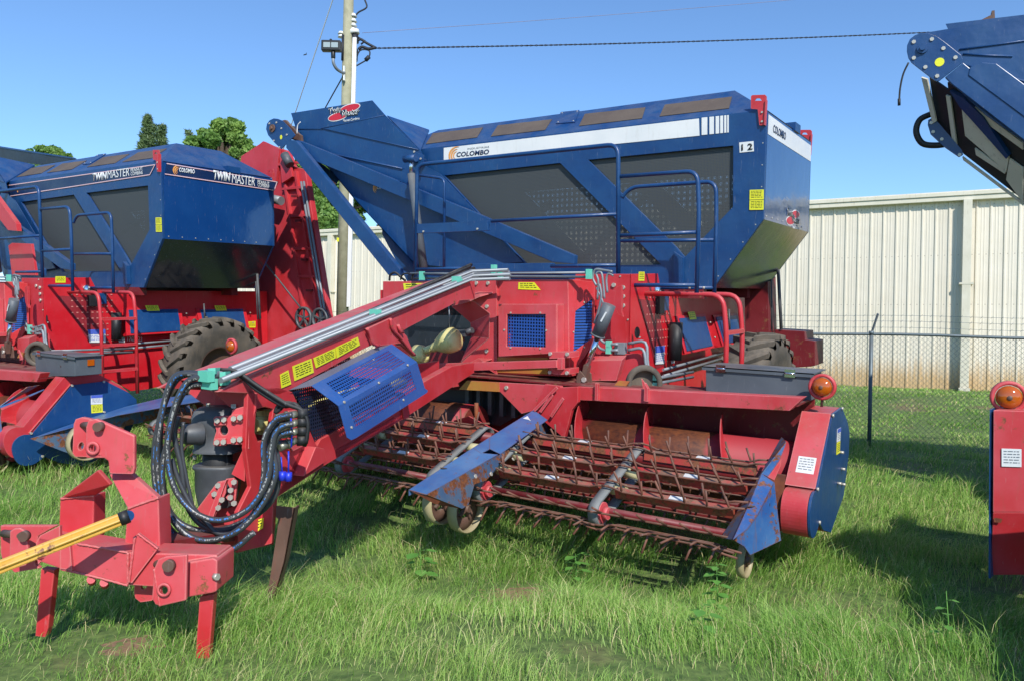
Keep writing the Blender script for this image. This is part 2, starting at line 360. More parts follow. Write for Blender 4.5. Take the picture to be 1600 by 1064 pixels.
def text_on(name, s, p0, p1, h, mat, parent, shear=0., fat=0., off=.006, towards=None, sx=None):
    """lettering from p0 (lower left) to p1 (lower right), cap height h"""
    cu = bpy.data.curves.new('t', 'FONT'); cu.body = s; cu.size = 1; cu.shear = shear; cu.offset = fat; cu.fill_mode = 'FRONT'; cu.resolution_u = 3
    to = bpy.data.objects.new('t', cu); COL.objects.link(to); bpy.context.view_layer.update()
    me = bpy.data.meshes.new_from_object(to.evaluated_get(bpy.context.evaluated_depsgraph_get())); bpy.data.objects.remove(to); bpy.data.curves.remove(cu)
    xs = [v.co.x for v in me.vertices]; ys = [v.co.y for v in me.vertices]; x0, x1, y0, y1 = min(xs), max(xs), min(ys), max(ys)
    p0, p1 = V(p0), V(p1); u = p1 - p0; up = towards[1]; nn = towards[0]; up = (up - u.normalized() * up.dot(u.normalized())).normalized()
    for v in me.vertices:
        a = (v.co.x - x0) / (x1 - x0); bb = (v.co.y - y0) / (y1 - y0); v.co = p0 + u * a + up * (h * bb) + nn * off
    me.materials.append(mat); o = bpy.data.objects.new(name, me); COL.objects.link(o)
    while parent.parent is not None and parent.parent.parent is not None: parent = parent.parent
    o.parent = parent; sm = o.modifiers.new('thickness', 'SOLIDIFY'); sm.thickness = .001
    return o
FR = (V((0, -1, 0)), V((0, 0, 1)))     # lettering on a front plane
RT = (V((1, 0, 0)), V((0, 0, 1)))      # lettering on a right side plane
def sticker(name, pts, nn, parent, mat=None, lines=6, off=.004, head=None, inkm=None):
    """adhesive label with rows of small print: pts = TL TR BR BL"""
    mb = MB(); nn = V(nn).normalized(); p = [V(q) + nn * off for q in pts]
    mb.plate(p, -nn * (off * .8)); mb.cur = 1
    def bl(a, b): return (p[0] * (1 - a) + p[1] * a) * (1 - b) + (p[3] * (1 - a) + p[2] * a) * b + nn * .0015
    rnd = random.Random(len(name) + int(pts[0][0] * 100))
    for i in range(lines):
        b0 = .12 + .78 * i / lines; b1 = b0 + .26 / lines; x = .1
        while x < .86:
            w = rnd.uniform(.08, .26); x2 = min(x + w, .9); mb.quad(bl(x, b0), bl(x2, b0), bl(x2, b1), bl(x, b1)); x = x2 + .05
    if head:
        mb.cur = 2; mb.quad(bl(0, 0) + nn * .001, bl(1, 0) + nn * .001, bl(1, head[0]) + nn * .001, bl(0, head[0]) + nn * .001)
    return mb.build(name, [mat or YELLOW, inkm or INK] + ([head[1]] if head else []), parent)
def bolts(parent, spots, nn, r=.014, t=.012, name='bolt_row', mat=None):
    nn = V(nn).normalized(); first = None
    for p in spots:
        if first is None: first = MB().tube([-nn * .004, nn * t], r, 6).build('bolt', mat or BOLT, parent); o = first
        else: o = first.copy(); COL.objects.link(o)
        o.location = V(p)
    return first

# ================================================================== the main combine
cmb = empty('peanut_combine', MM, O1, 'large red and blue peanut combine with a white stripe and number 12 on its hopper', 'harvester', 'parked peanut combines')
Fx = V((0, -1, 0)); Rx = V((1, 0, 0)); Ux = V((0, 0, 1)); BY = V((0, 1, 0))
YH = 3.0; XH = K.at((1193, 342), y=YH).x; HD = 2.06
# ---- hopper
def hopper():
    f = lambda k, s: tr(k, s, y=YH)
    o_ = f('O', '655,235 1198,172 1193,343 1115,450'); TL, TR_, CR, BR = o_
    BL = V((-7.3 - BR.x, YH, BR.z)); CL = V((-7.3 - CR.x, YH, CR.z)); TLx = V((-7.3 - TR_.x, YH, TR_.z + .02))
    w1 = f('O', '694,275 875,255.5 1033,414 826,417'); w2 = f('O', '919,250.5 1145.5,228.4 1145,324 1070,402 1056,386')
    mb = MB(); mb.plate([TLx, TR_, CR, BR, BL, CL], (0, .04, 0), [w1, w2])
    mir = lambda p: V((-7.3 - p.x, p.y, p.z))
    # rear sheet, with the same windows
    bk = lambda P: [V((p.x, YH + HD, p.z)) for p in P]
    mb.plate(bk([TLx, TR_, CR, BR, BL, CL]), (0, .04, 0), [bk(w1), bk(w2)])
    hop = mb.build('hopper', BLUE, cmb, bevel=.004)
    s = MB(); s.plate([p + V((0, .045, 0)) for p in w1], (0, .002, 0), uvo=(1, 0, 0)).build('screen', SCREEN, hop)
    s = MB(); s.plate([p + V((0, .045, 0)) for p in w2], (0, .002, 0), uvo=(1, 0, 0)).build('screen', SCREEN, hop)
    s = MB(); s.plate([p + V((0, .045, 0)) for p in bk(w1)], (0, .002, 0), uvo=(1, 0, 0)).build('screen', SCREEN, hop)
    s = MB(); s.plate([p + V((0, .045, 0)) for p in bk(w2)], (0, .002, 0), uvo=(1, 0, 0)).build('screen', SCREEN, hop)
    # right end sheet and the sloped under sheets
    q = MB(); a = [V((XH, YH + .04, TR_.z - .02)), V((XH, YH + HD, TR_.z - .02)), V((XH, YH + HD, CR.z)), V((XH, YH + .04, CR.z))]
    q.plate(a, (-.02, 0, 0)); q.build('end_panel', BLUEG, hop)
    q = MB(); q.plate([V((CR.x, YH + .04, CR.z)), V((CR.x, YH + HD, CR.z)), V((BR.x, YH + HD, BR.z)), V((BR.x, YH + .04, BR.z))], (-.02, 0, .02)); q.build('sloped_bottom', GREENG, hop)
    q = MB(); q.plate([V((CL.x, YH + .04, CL.z)), V((CL.x, YH + HD, CL.z)), V((BL.x, YH + HD, BL.z)), V((BL.x, YH + .04, BL.z))], (.02, 0, .02))
    q.plate([V((CL.x, YH + .04, TR_.z)), V((CL.x, YH + HD, TR_.z)), V((CL.x, YH + HD, CL.z)), V((CL.x, YH + .04, CL.z))], (.02, 0, 0))
    q.plate([V((BL.x, YH + .04, BL.z)), V((BR.x, YH + .04, BR.z)), V((BR.x, YH + HD, BR.z)), V((BL.x, YH + HD, BL.z))], (0, 0, .02)); q.build('floor_panel', DARKS, hop)
    # roof: front slope, back slope, end slope
    rz = TR_.z; yr = YH + .62; zr = K.at((1148, 142), y=yr).z; xr = K.at((1148, 142), y=yr).x; xl = K.at((669, 202), y=yr).x
    A, B_, C_, D_ = V((TLx.x, YH + .001, TLx.z)), V((TR_.x, YH + .001, rz)), V((xr, yr, zr)), V((-7.3 - xr, yr, zr))
    r = MB(); r.plate([A, B_, C_, D_], (0, .01, -.03)); yb = YH + HD
    r.plate([V((TLx.x, yb, TLx.z)), V((TR_.x, yb, rz)), V((xr, yb - .62, zr)), V((-7.3 - xr, yb - .62, zr))], (0, -.01, -.03))
    r.plate([C_, D_, V((-7.3 - xr, yb - .62, zr)), V((xr, yb - .62, zr))], (0, 0, -.03))
    r.plate([B_, C_, V((xr, yb - .62, zr)), V((TR_.x, yb, rz))], (-.02, 0, -.02)); r.plate([A, D_, V((-7.3 - xr, yb - .62, zr)), V((TLx.x, yb, TLx.z))], (.02, 0, -.02))
    roof = r.build('roof', BLUE, hop)
    nn = nrm3(A, B_, C_); nn = nn if nn.y < 0 else -nn; pl = (A, nn)
    for zk, ss in (('D', '850,308 1105,275 1135,225 885,255'), ('D', '1175,270 1445,238 1480,185 1210,215'), ('E', '335,218 650,180 668,125 365,158'), ('E', '738,170 1085,130 1100,72 765,112')):
        p = [K.at(t, pl=pl) + nn * .008 for t in px(zk, ss)]; MB().plate(p, -nn * .006).build('roof_vent', VENT, roof)
    p = [K.at(t, pl=pl) + nn * .012 for t in px('E', '220,207 315,200 338,140 245,150')]
    MB().plate(p, -nn * .01).build('hatch', BLUE, roof); bolts(roof, [q_ + (sum(p, V()) / 4 - q_) * .2 for q_ in p], nn, .01, .006)
    # white stripe, bars
    st = MB(); P = lambda k, s_: [t + Fx * .006 for t in tr(k, s_, y=YH)]
    st.plate(P('E', '935,179 938,265 -340,391 -340,326'), (0, .005, 0)); st.build('white_stripe', WHITE, hop)
    st = MB()
    for x0, x1 in ((949, 977), (988, 1010), (1019, 1036), (1042, 1056), (1062, 1072), (1077, 1084)):
        t0 = 175 - (x0 - 949) * .1; b0 = 262 - (x0 - 949) * .1
        st.plate(P('E', f'{x0},{t0} {x1},{t0 - (x1 - x0) * .1} {x1},{b0 - (x1 - x0) * .1} {x0},{b0}'), (0, .005, 0))
    st.build('stripe_bar', WHITE, hop)
    q0, q1 = tr('D', '1003,372 1166,357', y=YH - .006); text_on('lettering', 'COLOMBO', q0, q1, (tr('D', '1003,348', y=YH - .006)[0] - q0).length, NAVY, hop, .15, .03, .004, FR)
    q0, q1 = tr('D', '1058,335 1166,324', y=YH - .006); text_on('lettering', 'INDUSTRIAS', q0, q1, .022, STEEL, hop, 0, 0, .004, FR)
    swoosh(tr('D', '1005,362', y=YH - .012)[0], .135, hop, ORANGE)
    p = P('E', '1137,299 1208,292 1210,343 1139,350'); MB().plate(p, (0, .005, 0)).build('number_plate', WHITE, hop)
    q0, q1 = tr('E', '1147,340 1203,334', y=YH - .008); text_on('number', '1 2', q0, q1, (tr('E', '1147,308', y=YH - .008)[0] - q0).length, INK, hop, 0, .03, .004, FR)
    sticker('warning_label', P('E', '1190,536 1260,534 1260,583 1189,585'), Fx, hop, lines=5)
    sticker('warning_label', P('E', '1189,588 1260,586 1259,635 1188,636'), Fx, hop, lines=5)
    # end stripe and logo
    zt = TR_.z; e = [V((XH + .004, YH + .06, zt - .04)), V((XH + .004, YH + HD, zt - .06)), V((XH + .004, YH + HD, zt - .26)), V((XH + .004, YH + .06, zt - .25))]
    MB().plate(e, (-.003, 0, 0)).build('white_stripe', WHITE, hop)
    text_on('lettering', 'COLOMBO', (XH + .004, YH + .24, zt - .2), (XH + .004, YH + .78, zt - .2), .09, NAVY, hop, .1, .02, .004, RT)
    twin_logo(V((XH, YH + 1.25, CR.z + .12)), BY, Ux, Rx, .6, hop)
    # brackets on the corners
    for dy, s_ in ((-.012, 1), (HD + .045, 1)):
        b = MB(); pts = [t + V((0, dy, 0)) for t in tr('E', '1198,70 1205,64 1268,62 1276,70 1276,130 1268,215 1240,214 1232,135 1198,132', y=YH)]
        hl = [t + V((0, dy, 0)) for t in tr('E', '1216,92 1226,80 1242,80 1252,92', y=YH)]
        b.plate(pts, (0, -.014, 0), [hl]); b.beam(pts[3] + V((0, -.01, -.04)), pts[5] + V((0, -.01, 0)), .012, .05, (0, 1, 0)); b.build('lifting_bracket', RED, hop)
        bolts(hop, [t + V((0, dy - .014, 0)) for t in tr('E', '1254,150 1254,196', y=YH)], Fx, .012)
    b = MB(); b.span((XH - .12, YH + 1.15, zt - .02), (XH + .02, YH + 1.4, zt + .08)); b.build('latch', BLUE, hop)
    # rivets along the seams
    riv = [V((XH + .001, YH + .1 + i * .23, CR.z + .04)) for i in range(8)]; bolts(hop, riv, Rx, .009, .006)
    riv = [TR_.lerp(CR, t) + V((-.03, 0, 0)) for t in (.1, .3, .5, .7, .9)] + [CR.lerp(BR, t) + V((-.03, 0, .02)) for t in (.1, .35, .6, .85)]; bolts(hop, riv, Fx, .007, .004)
    # lower frame rib and post
    b = MB(); b.plate([t + Fx * .004 for t in tr('E', '818,845 862,875 862,1000 818,1000', y=YH)], (0, -.06, 0)); b.build('rib', BLUE, hop)
    b = MB(); b.plate([t + Fx * .003 for t in tr('D', '1085,905 1480,900 1480,945 1085,945', y=2.3)], (0, .08, 0)); b.build('rail_box', BLUE, cmb, bevel=.005)
    # inside: auger shaft and cross members seen through the screens
    b = MB()
    for xx in (-5.2, -3.6, -2.2): b.beam((xx, YH + .3, 2.1), (xx + .5, YH + HD - .1, 3.4), .08, .08)
    b.build('inner_brace', DARKS, hop)
    return hop
def swoosh(c, r, parent, mat, vert=V((0, 0, 1)), hor=V((1, 0, 0)), nn=V((0, -1, 0))):
    mb = MB()
    for rr, w, a0, a1 in ((r, r * .22, 75, 235), (r * .72, r * .2, 85, 240), (r * .45, r * .14, 90, 235)):
        P = []
        for k in range(13):
            a = math.radians(a0 + (a1 - a0) * k / 12); ww = w * math.sin(math.pi * (k + .5) / 13); P.append((a, rr + ww / 2, rr - ww / 2))
        o_ = [c + hor * (math.cos(a) * R1) + vert * (math.sin(a) * R1 * .85) for a, R1, R2 in P] + [c + hor * (math.cos(a) * R2) + vert * (math.sin(a) * R2 * .85) for a, R1, R2 in P[::-1]]
        mb.plate(o_, -nn * .002)
    return mb.build('emblem', mat, parent)
def ellipse(c, hor, ver, a, b, rot, n_=28):
    out = []
    for k in range(n_):
        t = 2 * math.pi * k / n_; x = a * math.cos(t); y = b * math.sin(t); out.append(c + hor * (x * math.cos(rot) - y * math.sin(rot)) + ver * (x * math.sin(rot) + y * math.cos(rot)))
    return out
def twin_logo(c, hor, ver, nn, w, parent):
    hor = hor.normalized(); ver = (ver - hor * ver.dot(hor)).normalized()
    mb = MB()
    for dx, dy in ((.19, .075), (-.19, -.075)):
        cc = c + hor * (dx * w) + ver * (dy * w)
        mb.cur = 0; mb.plate([p + nn * .004 for p in ellipse(cc, hor, ver, .33 * w, .10 * w, .08)], -nn * .003)
        mb.cur = 1; mb.plate([p + nn * .007 for p in ellipse(cc, hor, ver, .31 * w, .078 * w, .08)], -nn * .002)
    mb.cur = 2; mb.plate([p + nn * .0085 for p in ellipse(c, hor, ver, .12 * w, .06 * w, .1)], -nn * .001)
    e = mb.build('emblem', [WHITE, LOGORED, NAVY], parent)
    for s_, x0, x1, y, h in (('Twin', -.5, -.08, .0, .15), ('Master', -.06, .5, -.10, .15)):
        for m_, f_, d in ((WHITE, .05, .009), (INK, .0, .012)):
            text_on('lettering', s_, c + hor * (x0 * w) + ver * (y * w), c + hor * (x1 * w) + ver * (y * w), h * w, m_, e, 0, f_, d, (nn, ver))
    text_on('lettering', 'Peanut Combine', c + hor * (-.02 * w) + ver * (-.22 * w), c + hor * (.5 * w) + ver * (-.21 * w), .06 * w, WHITE, e, .2, .02, .006, (nn, ver))
    return e
hop = hopper()

# ---- unloading conveyor, arms, ram
YC = 2.9
def chute():
    f = lambda k, s, y=YC: tr(k, s, y=y)
    out = f('D', '175,152 580,88 645,162 822,335 850,420 920,455 1330,895 1000,925 790,905 490,580 375,440 215,280')
    mb = MB(); mb.plate(out, (0, .012, 0)); dp = 1.75
    mb.plate([p + V((0, dp, 0)) for p in f('D', '200,262 400,300 600,380 760,470 850,480 920,490 1330,895 1000,925 790,905 490,580 375,440 215,290')], (0, .012, 0))
    ou2 = [out[-1], out[-2], out[-3], out[-4]]
    for a, b in zip(ou2[:-1], ou2[1:]): mb.plate([a, b, b + V((0, dp, 0)), a + V((0, dp, 0))], (.006, 0, .012))
    c = mb.build('unloading_chute', BLUE, cmb)
    b = MB()
    b.plate([p + Fx * .014 for p in f('D', '180,230 330,230 640,165 815,335 640,295 350,232')], (0, .012, 0)); b.cur = 0
    b.tube([p + Fx * .012 for p in f('D', '330,230 645,163')], .008, 6); b.tube([p + Fx * .012 for p in f('D', '350,232 815,335')], .006, 6)
    b.tube([p + Fx * .012 for p in f('D', '330,345 735,430')], .012, 6)
    b.build('folded_edge', BLUE, c)
    # sloped panel between chute top and roof
    q = MB(); A = f('D', '655,163')[0]; B_ = f('D', '822,335')[0]; C_ = K.at(px('D', '865,234')[0], y=YH + .62)
    q.plate([A, B_, C_], (0, .01, -.02)); q.build('side_panel', BLUE, c)
    twin_logo(tr('D', '440,148', y=YC)[0], (tr('D', '530,135', y=YC)[0] - tr('D', '350,160', y=YC)[0]), Ux, Fx, .66, c)
    swoosh(tr('D', '612,526', y=YC - .006)[0], .1, c, ORANGE)
    text_on('lettering', 'CO', *tr('D', '606,533 628,530', y=YC - .006), .05, WHITE, c, .1, .02, .004, FR)
    # head plates, front and rear
    rear_objs = []
    for dy in (0, dp + .1):
        h = MB(); y0 = 2.66 + dy
        h.plate(f('D', '125,332 92,300 60,262 50,232 54,205 68,187 88,178 108,180 132,190 165,222 196,262', y0), (0, .014, 0)); hp = h.build('head_plate', BLUE, cmb, bevel=.003); hp['rear'] = int(dy > 0)
        bolts(hp, f('D', '68,204 103,199 128,228 155,260 90,290 118,323', y0), Fx, .016)
        b = MB(); cc = f('D', '84,228', y0)[0]; b.tube([cc + Fx * .02, cc], .062, 16); b.tube([cc + Fx * .05, cc], .024, 12); b.build('bearing', RUSTB, hp)
        MB().plate([p + Fx * .004 for p in ellipse(f('D', '126,272', y0)[0], Rx, Ux, .026, .034, 0)], (0, .003, 0)).build('yellow_dot', YELLOW, hp)
    cc = f('D', '84,228', 2.7)[0]; MB().cyl(cc, cc + V((0, dp, 0)), .11, 18).build('belt_roller', BLACK, cmb)['rear'] = 1
    b = MB(); b.plate(f('D', '125,190 145,185 205,250 222,262 225,290 190,280', 2.8), (0, .05, 0)); b.build('belt_tensioner', RUSTB, cmb)
    b = MB(); b.tube(f('D', '205,255 208,215 222,196', 2.8), .008, 6, smooth=5); b.build('grease_hose', WHITE, cmb)
    # arms: boxed beams
    for dy in (0, dp + .05):
        a = MB(); yA = 2.72 + dy; tk = .09
        a.plate(f('D', '165,285 215,288 1110,655 1592,862 1590,905 1480,895 700,560 245,370 150,315', yA), (0, tk, 0)); a.build('chute_arm', BLUE, cmb, bevel=.006)['rear'] = int(dy > 0)
        a = MB(); a.plate(f('D', '152,300 175,285 200,290 742,962 665,965 150,325', yA - .1), (0, tk, 0)); a.build('chute_strut', BLUE, cmb, bevel=.006)['rear'] = int(dy > 0)
    a = MB(); a.beam(f('D', '258,382', 3.0)[0], f('D', '410,492', 3.4)[0], .12, .12); a.build('cross_strut', BLUE, cmb)
    # ram
    r = MB(); p0, p1, p2 = f('D', '776,380', 2.6)[0], f('D', '776,455', 2.6)[0], f('D', '838,925', 2.6)[0]
    r.tube([p1, p2], [.052, .058], 20); ram = r.build('chute_ram', GREYBOX, cmb); MB().tube([p0, p1], .03, 16).build('ram_rod', CHROME, ram)
    k = MB(); k.tube([p0 + V((-.1, -.02, 0)), p0 + V((.1, -.02, 0))], .05, 14); k.tube([p0 + V((0, -.04, 0)), p0 + V((0, .3, 0))], .04, 12)
    k.plate(f('D', '790,345 835,360 832,395 800,430 770,400', 2.72), (0, .03, 0)); k.build('ram_bracket', BLUE, ram)
    bolts(ram, f('D', '792,345 824,380', 2.72) + f('D', '752,373', 2.58), Fx, .016)
    return c
chute()

# ---- guard rails
def rails():
    T = lambda k, s, y, r=.021, sm=0: (tr(k, s, y=y), r)
    def corner(p, q, r_, R=.09, n_=5):   # rounded corner at q between p and r_
        a = q + (p - q).normalized() * R; c = q + (r_ - q).normalized() * R; return [a * (1 - t) ** 2 + q * (2 * t * (1 - t)) + c * t * t for t in [i / n_ for i in range(n_ + 1)]]
    def path(P, R=.09):
        out = [P[0]]
        for i in range(1, len(P) - 1): out += corner(P[i - 1], P[i], P[i + 1], R)
        return out + [P[-1]]
    Y1 = 1.8
    g = MB(); g.tube(path(tr('O', '649,435 652,258 966,226 966,428', y=Y1), .12), .024, 10)
    g.tube(tr('O', '768,346 964,335', y=Y1), .02, 8); g.tube(path(tr('D', '812,462 942,478 940,925', y=Y1 + .35)), .018, 8)
    g.tube(tr('D', '800,932 1090,925', y=Y1), .018, 8); g.tube(tr('E', '195,916 522,911', y=Y1), .02, 8)
    r1 = g.build('guard_rail', BLUE, cmb)
    b = MB(); b.plate(tr('D', '803,706 1157,688 1160,738 803,752', y=Y1 - .02), (0, .05, 0)); b.build('hinge_box', BLUE, r1, bevel=.004)
    bolts(r1, tr('D', '838,743 1108,730', y=Y1 - .02), Fx, .013)
    g = MB(); g.tube(path(tr('E', '545,468 928,440 935,640 923,1050', y=Y1), .12), .022, 10); g.tube(tr('E', '545,763 922,747', y=Y1), .02, 8); g.tube(tr('E', '585,1011 918,1011', y=Y1), .021, 8); g.build('guard_rail', BLUE, cmb)
    Y3 = 2.4
    g = MB(); g.tube(path(tr('E', '550,575 585,522 1020,492 1022,700 1011,1060', y=Y3), .12), .022, 10); g.tube(tr('E', '545,790 1010,785', y=Y3), .02, 8); g.tube(tr('E', '700,1025 1010,1024', y=Y3), .02, 8); g.build('guard_rail', BLUE, cmb)
    # ladder with hoops
    xl = -.95; L = MB()
    for y0 in (2.07, 2.59):
        L.tube(path([V((-2.05, y0, 2.0)), V((xl - .01, y0, 2.0)), V((xl + .04, y0, 1.6)), V((xl + .04, y0, .5))], .14), .026, 10)
    for z_ in (1.62, 1.24, .87): L.span((xl + .015, 2.07, z_ - .02), (xl + .065, 2.59, z_ + .02))
    ld = L.build('ladder', RED, cmb)
    b = MB(); p = tr('W', '945,288 1064,292 1064,325 945,322', y=2.05); b.plate(p, (0, .06, 0)); b.build('clamp_plate', RED_SHADE, ld)
    bolts(ld, [V((-1.3, 2.04, 2.06)), V((-1.15, 2.04, 2.06))], Ux, .014, .02)
rails()

# ---- threshing body
def body():
    XB = -1.8; s = lambda k, t, fr=KL: tr(k, t, fr, x=XB)
    side = [V((XB, 1.72, 2.2)), V((XB, 2.4, 2.22)), V((XB, 2.5, 2.02)), V((XB, 5.7, 2.02)), V((XB, 5.7, .7)), V((XB, 3.3, .42)), V((XB, 3.0, .42)), V((XB, 2.7, .62)), V((XB, 1.9, .62)), V((XB, 1.72, 1.0))]
    b = MB(); b.plate(side, (-.02, 0, 0)); b.span((-5.5, 1.95, .7), (XB - .03, 5.68, 2.0)); bd = b.build('body', REDB, cmb, bevel=.003)
    # front face of the right tower
    b = MB(); b.plate([V((XB - .001, 1.72, 2.2)), V((XB - .001, 1.72, .9)), V((-2.62, 1.72, .9)), V((-2.62, 1.72, 1.2)), V((-2.45, 1.72, 2.2))], (0, .02, 0)); b.build('front_plate', RED, bd, bevel=.003)
    bolts(bd, tr('W', '385,222 455,240 455,307 455,376', y=1.72), Fx, .024, .02)
    bolts(bd, tr('W', '432,155 490,482 580,615', y=1.72), Fx, .009, .01)
    for hd in ('560,580',):
        MB().plate([p + Fx * .003 for p in ellipse(tr('W', hd, y=1.72)[0], Rx, Ux, .03, .06, 0)], (0, .002, 0)).build('round_hole', INK, bd)
    # punched sheet on the side
    p = [q + Rx * .006 for q in s('T', '465,225 735,240 880,470 885,625 760,640 700,550 600,385')]
    dots = MB().plate(p, (-.003, 0, 0), uvo=(0, 1, 0)); dots.cur = 1
    for i in range(9):
        for j in range(9):
            yy = 2.1 + i * .075; zz = 1.95 - j * .09
            if yy > 1.93 + (1.95 - zz) * .62: dots.quad(V((XB + .009, yy, zz)), V((XB + .009, yy + .03, zz)), V((XB + .009, yy + .03, zz + .016)), V((XB + .009, yy, zz + .016)))
    dots.build('punched_panel', [paint('brown_red_paint', '8a2028', '943038', '4a2420', dirtamt=.7), paint('pale_hole', 'c87a72', 'd08a80', dirtamt=.3, bump=0)], bd)
    # inspection doors in tilted hoods
    for k, hood, door in (('U', '-40,330 435,322 425,525 -60,555', '8,368 430,362 410,512 -5,545'), ('U', '560,330 970,322 965,500 560,520', '612,365 968,362 945,510 600,530')):
        h0 = s(k, hood); D = [h0[0] + Rx * .02, h0[1] + Rx * .02, h0[2] + Rx * .16, h0[3] + Rx * .16]
        m_ = MB(); m_.plate(D, (-.02, 0, 0)); m_.plate([D[0], D[3], h0[3], h0[0]], (0, .01, 0)); m_.plate([D[1], D[2], h0[2], h0[1]], (0, -.01, 0)); m_.plate([D[3], D[2], h0[2] + V((0, 0, -.03)), h0[3] + V((0, 0, -.03))], (0, 0, .01))
        hd = m_.build('door_hood', REDB, bd); nn = nrm3(D[0], D[1], D[2]); nn = nn if nn.x > 0 else -nn
        cc = (D[0] + D[1] + D[2] + D[3]) / 4; dd = [cc + (q - cc) * .86 + nn * .012 for q in D]; MB().plate(dd, -nn * .01).build('inspection_door', BLUE, bd, bevel=.002)
        t = D[0].lerp(D[1], .35) + Ux * .04; sticker('warning_label', [t + Rx * .01, t + V((0, .22, 0)) + Rx * .01, t + V((0, .24, -.09)) + Rx * .03, t + V((0, .02, -.09)) + Rx * .03], Rx, bd, lines=3)
        bolts(bd, [D[1].lerp(D[2], .25) + V((0, .08, 0)), D[1].lerp(D[2], .7) + V((0, .1, 0))], Rx, .012)
    sticker('warning_label', [q + Rx * .002 for q in s('T', '460,65 543,65 543,118 460,118')], Rx, bd, lines=4)
    sticker('warning_label', [q + Rx * .002 for q in s('U', '1000,440 1058,436 1058,490 1000,490')], Rx, bd, lines=4)
    p = [q + Rx * .012 for q in s('T', '725,506 870,503 875,612 740,612')]; sticker('maker_label', p, Rx, bd, WHITE, 7, head=(.35, LBLUE), inkm=LBLUE)
    p = [q + Rx * .012 for q in s('T', '982,566 1032,566 1032,612 982,612')]; sticker('maker_label', p, Rx, bd, WHITE, 3, head=(.3, CYAN))
    c = MB(); a = s('T', '942,365 942,590'); c.tube([a[0] + Rx * .09, a[1] + Rx * .09], .075, 18); c.build('document_tube', BLACK, bd)
    c = MB(); c.plate([q + Rx * .05 for q in s('T', '775,205 870,205 870,295 800,295')], (-.045, 0, 0)); c.build('latch_plate', BLUE, bd)
    c = MB(); p = tr('W', '668,262 735,258 735,440 668,440', y=2.35); c.plate(p, (0, .12, 0)); c.build('valve_box', BLACK, bd, bevel=.006)
    c = MB(); pp = tr('W', '705,262', y=2.33)[0]; c.lathe(pp, (0, 0, 1), [(.05, -.02), (.055, .04), (.03, .07), (0, .075)], 16); c.build('filler_cap', CHROME, bd)
    # pipes and manifold on the front-right
    m_ = MB(); m_.plate([q + Fx * .09 for q in tr('W', '415,650 490,652 490,740 415,738', y=1.72)], (0, .07, 0)); mf = m_.build('manifold_block', STEEL, bd, bevel=.004)
    pz = 1.66
    pipe = MB(); pipe.tube(tr('W', '490,662 620,655 640,820 690,925', y=1.62), .016, 8, smooth=4); pipe.tube(tr('W', '490,712 600,705 630,840 690,960', y=1.6), .016, 8, smooth=4)
    pipe.tube(tr('W', '415,668 330,662 290,640 265,600', y=1.6), .015, 8, smooth=4); pipe.tube(tr('W', '415,712 320,712 270,690 250,640', y=1.6), .015, 8, smooth=4)
    pipe.tube([*tr('W', '690,925', y=1.62), *tr('W', '980,875', y=2.9)], .016, 8); pipe.tube([*tr('W', '690,965', y=1.62), *tr('W', '980,912', y=2.9)], .016, 8)
    pipe.build('hydraulic_pipe', STEEL, bd)
    pb = MB(); yb, zb = 2.6, 1.16
    for dz in (0, .07): pb.tube([(XB + .05, 2.5, 1.16 - dz), (XB + .05, 4.6, 1.22 - dz)], .017, 8)
    pb.build('hydraulic_pipe', STEEL, bd)
    cl = MB(); 
    for t in ('345,665', '345,712', '700,925', '700,965'): cl.box(tr('W', t, y=1.6)[0], (.05, .05, .07))
    cl.build('pipe_clamp', CYAN, bd)
    # upper frame between body and hopper
    f = MB(); f.span((-6.3, 3.0, 1.95), (-1.5, 3.12, 2.08)); f.span((-6.3, 4.7, 1.95), (-1.5, 4.82, 2.08)); f.build('frame_beam', RED_SHADE, bd)
    return bd
bd = body()

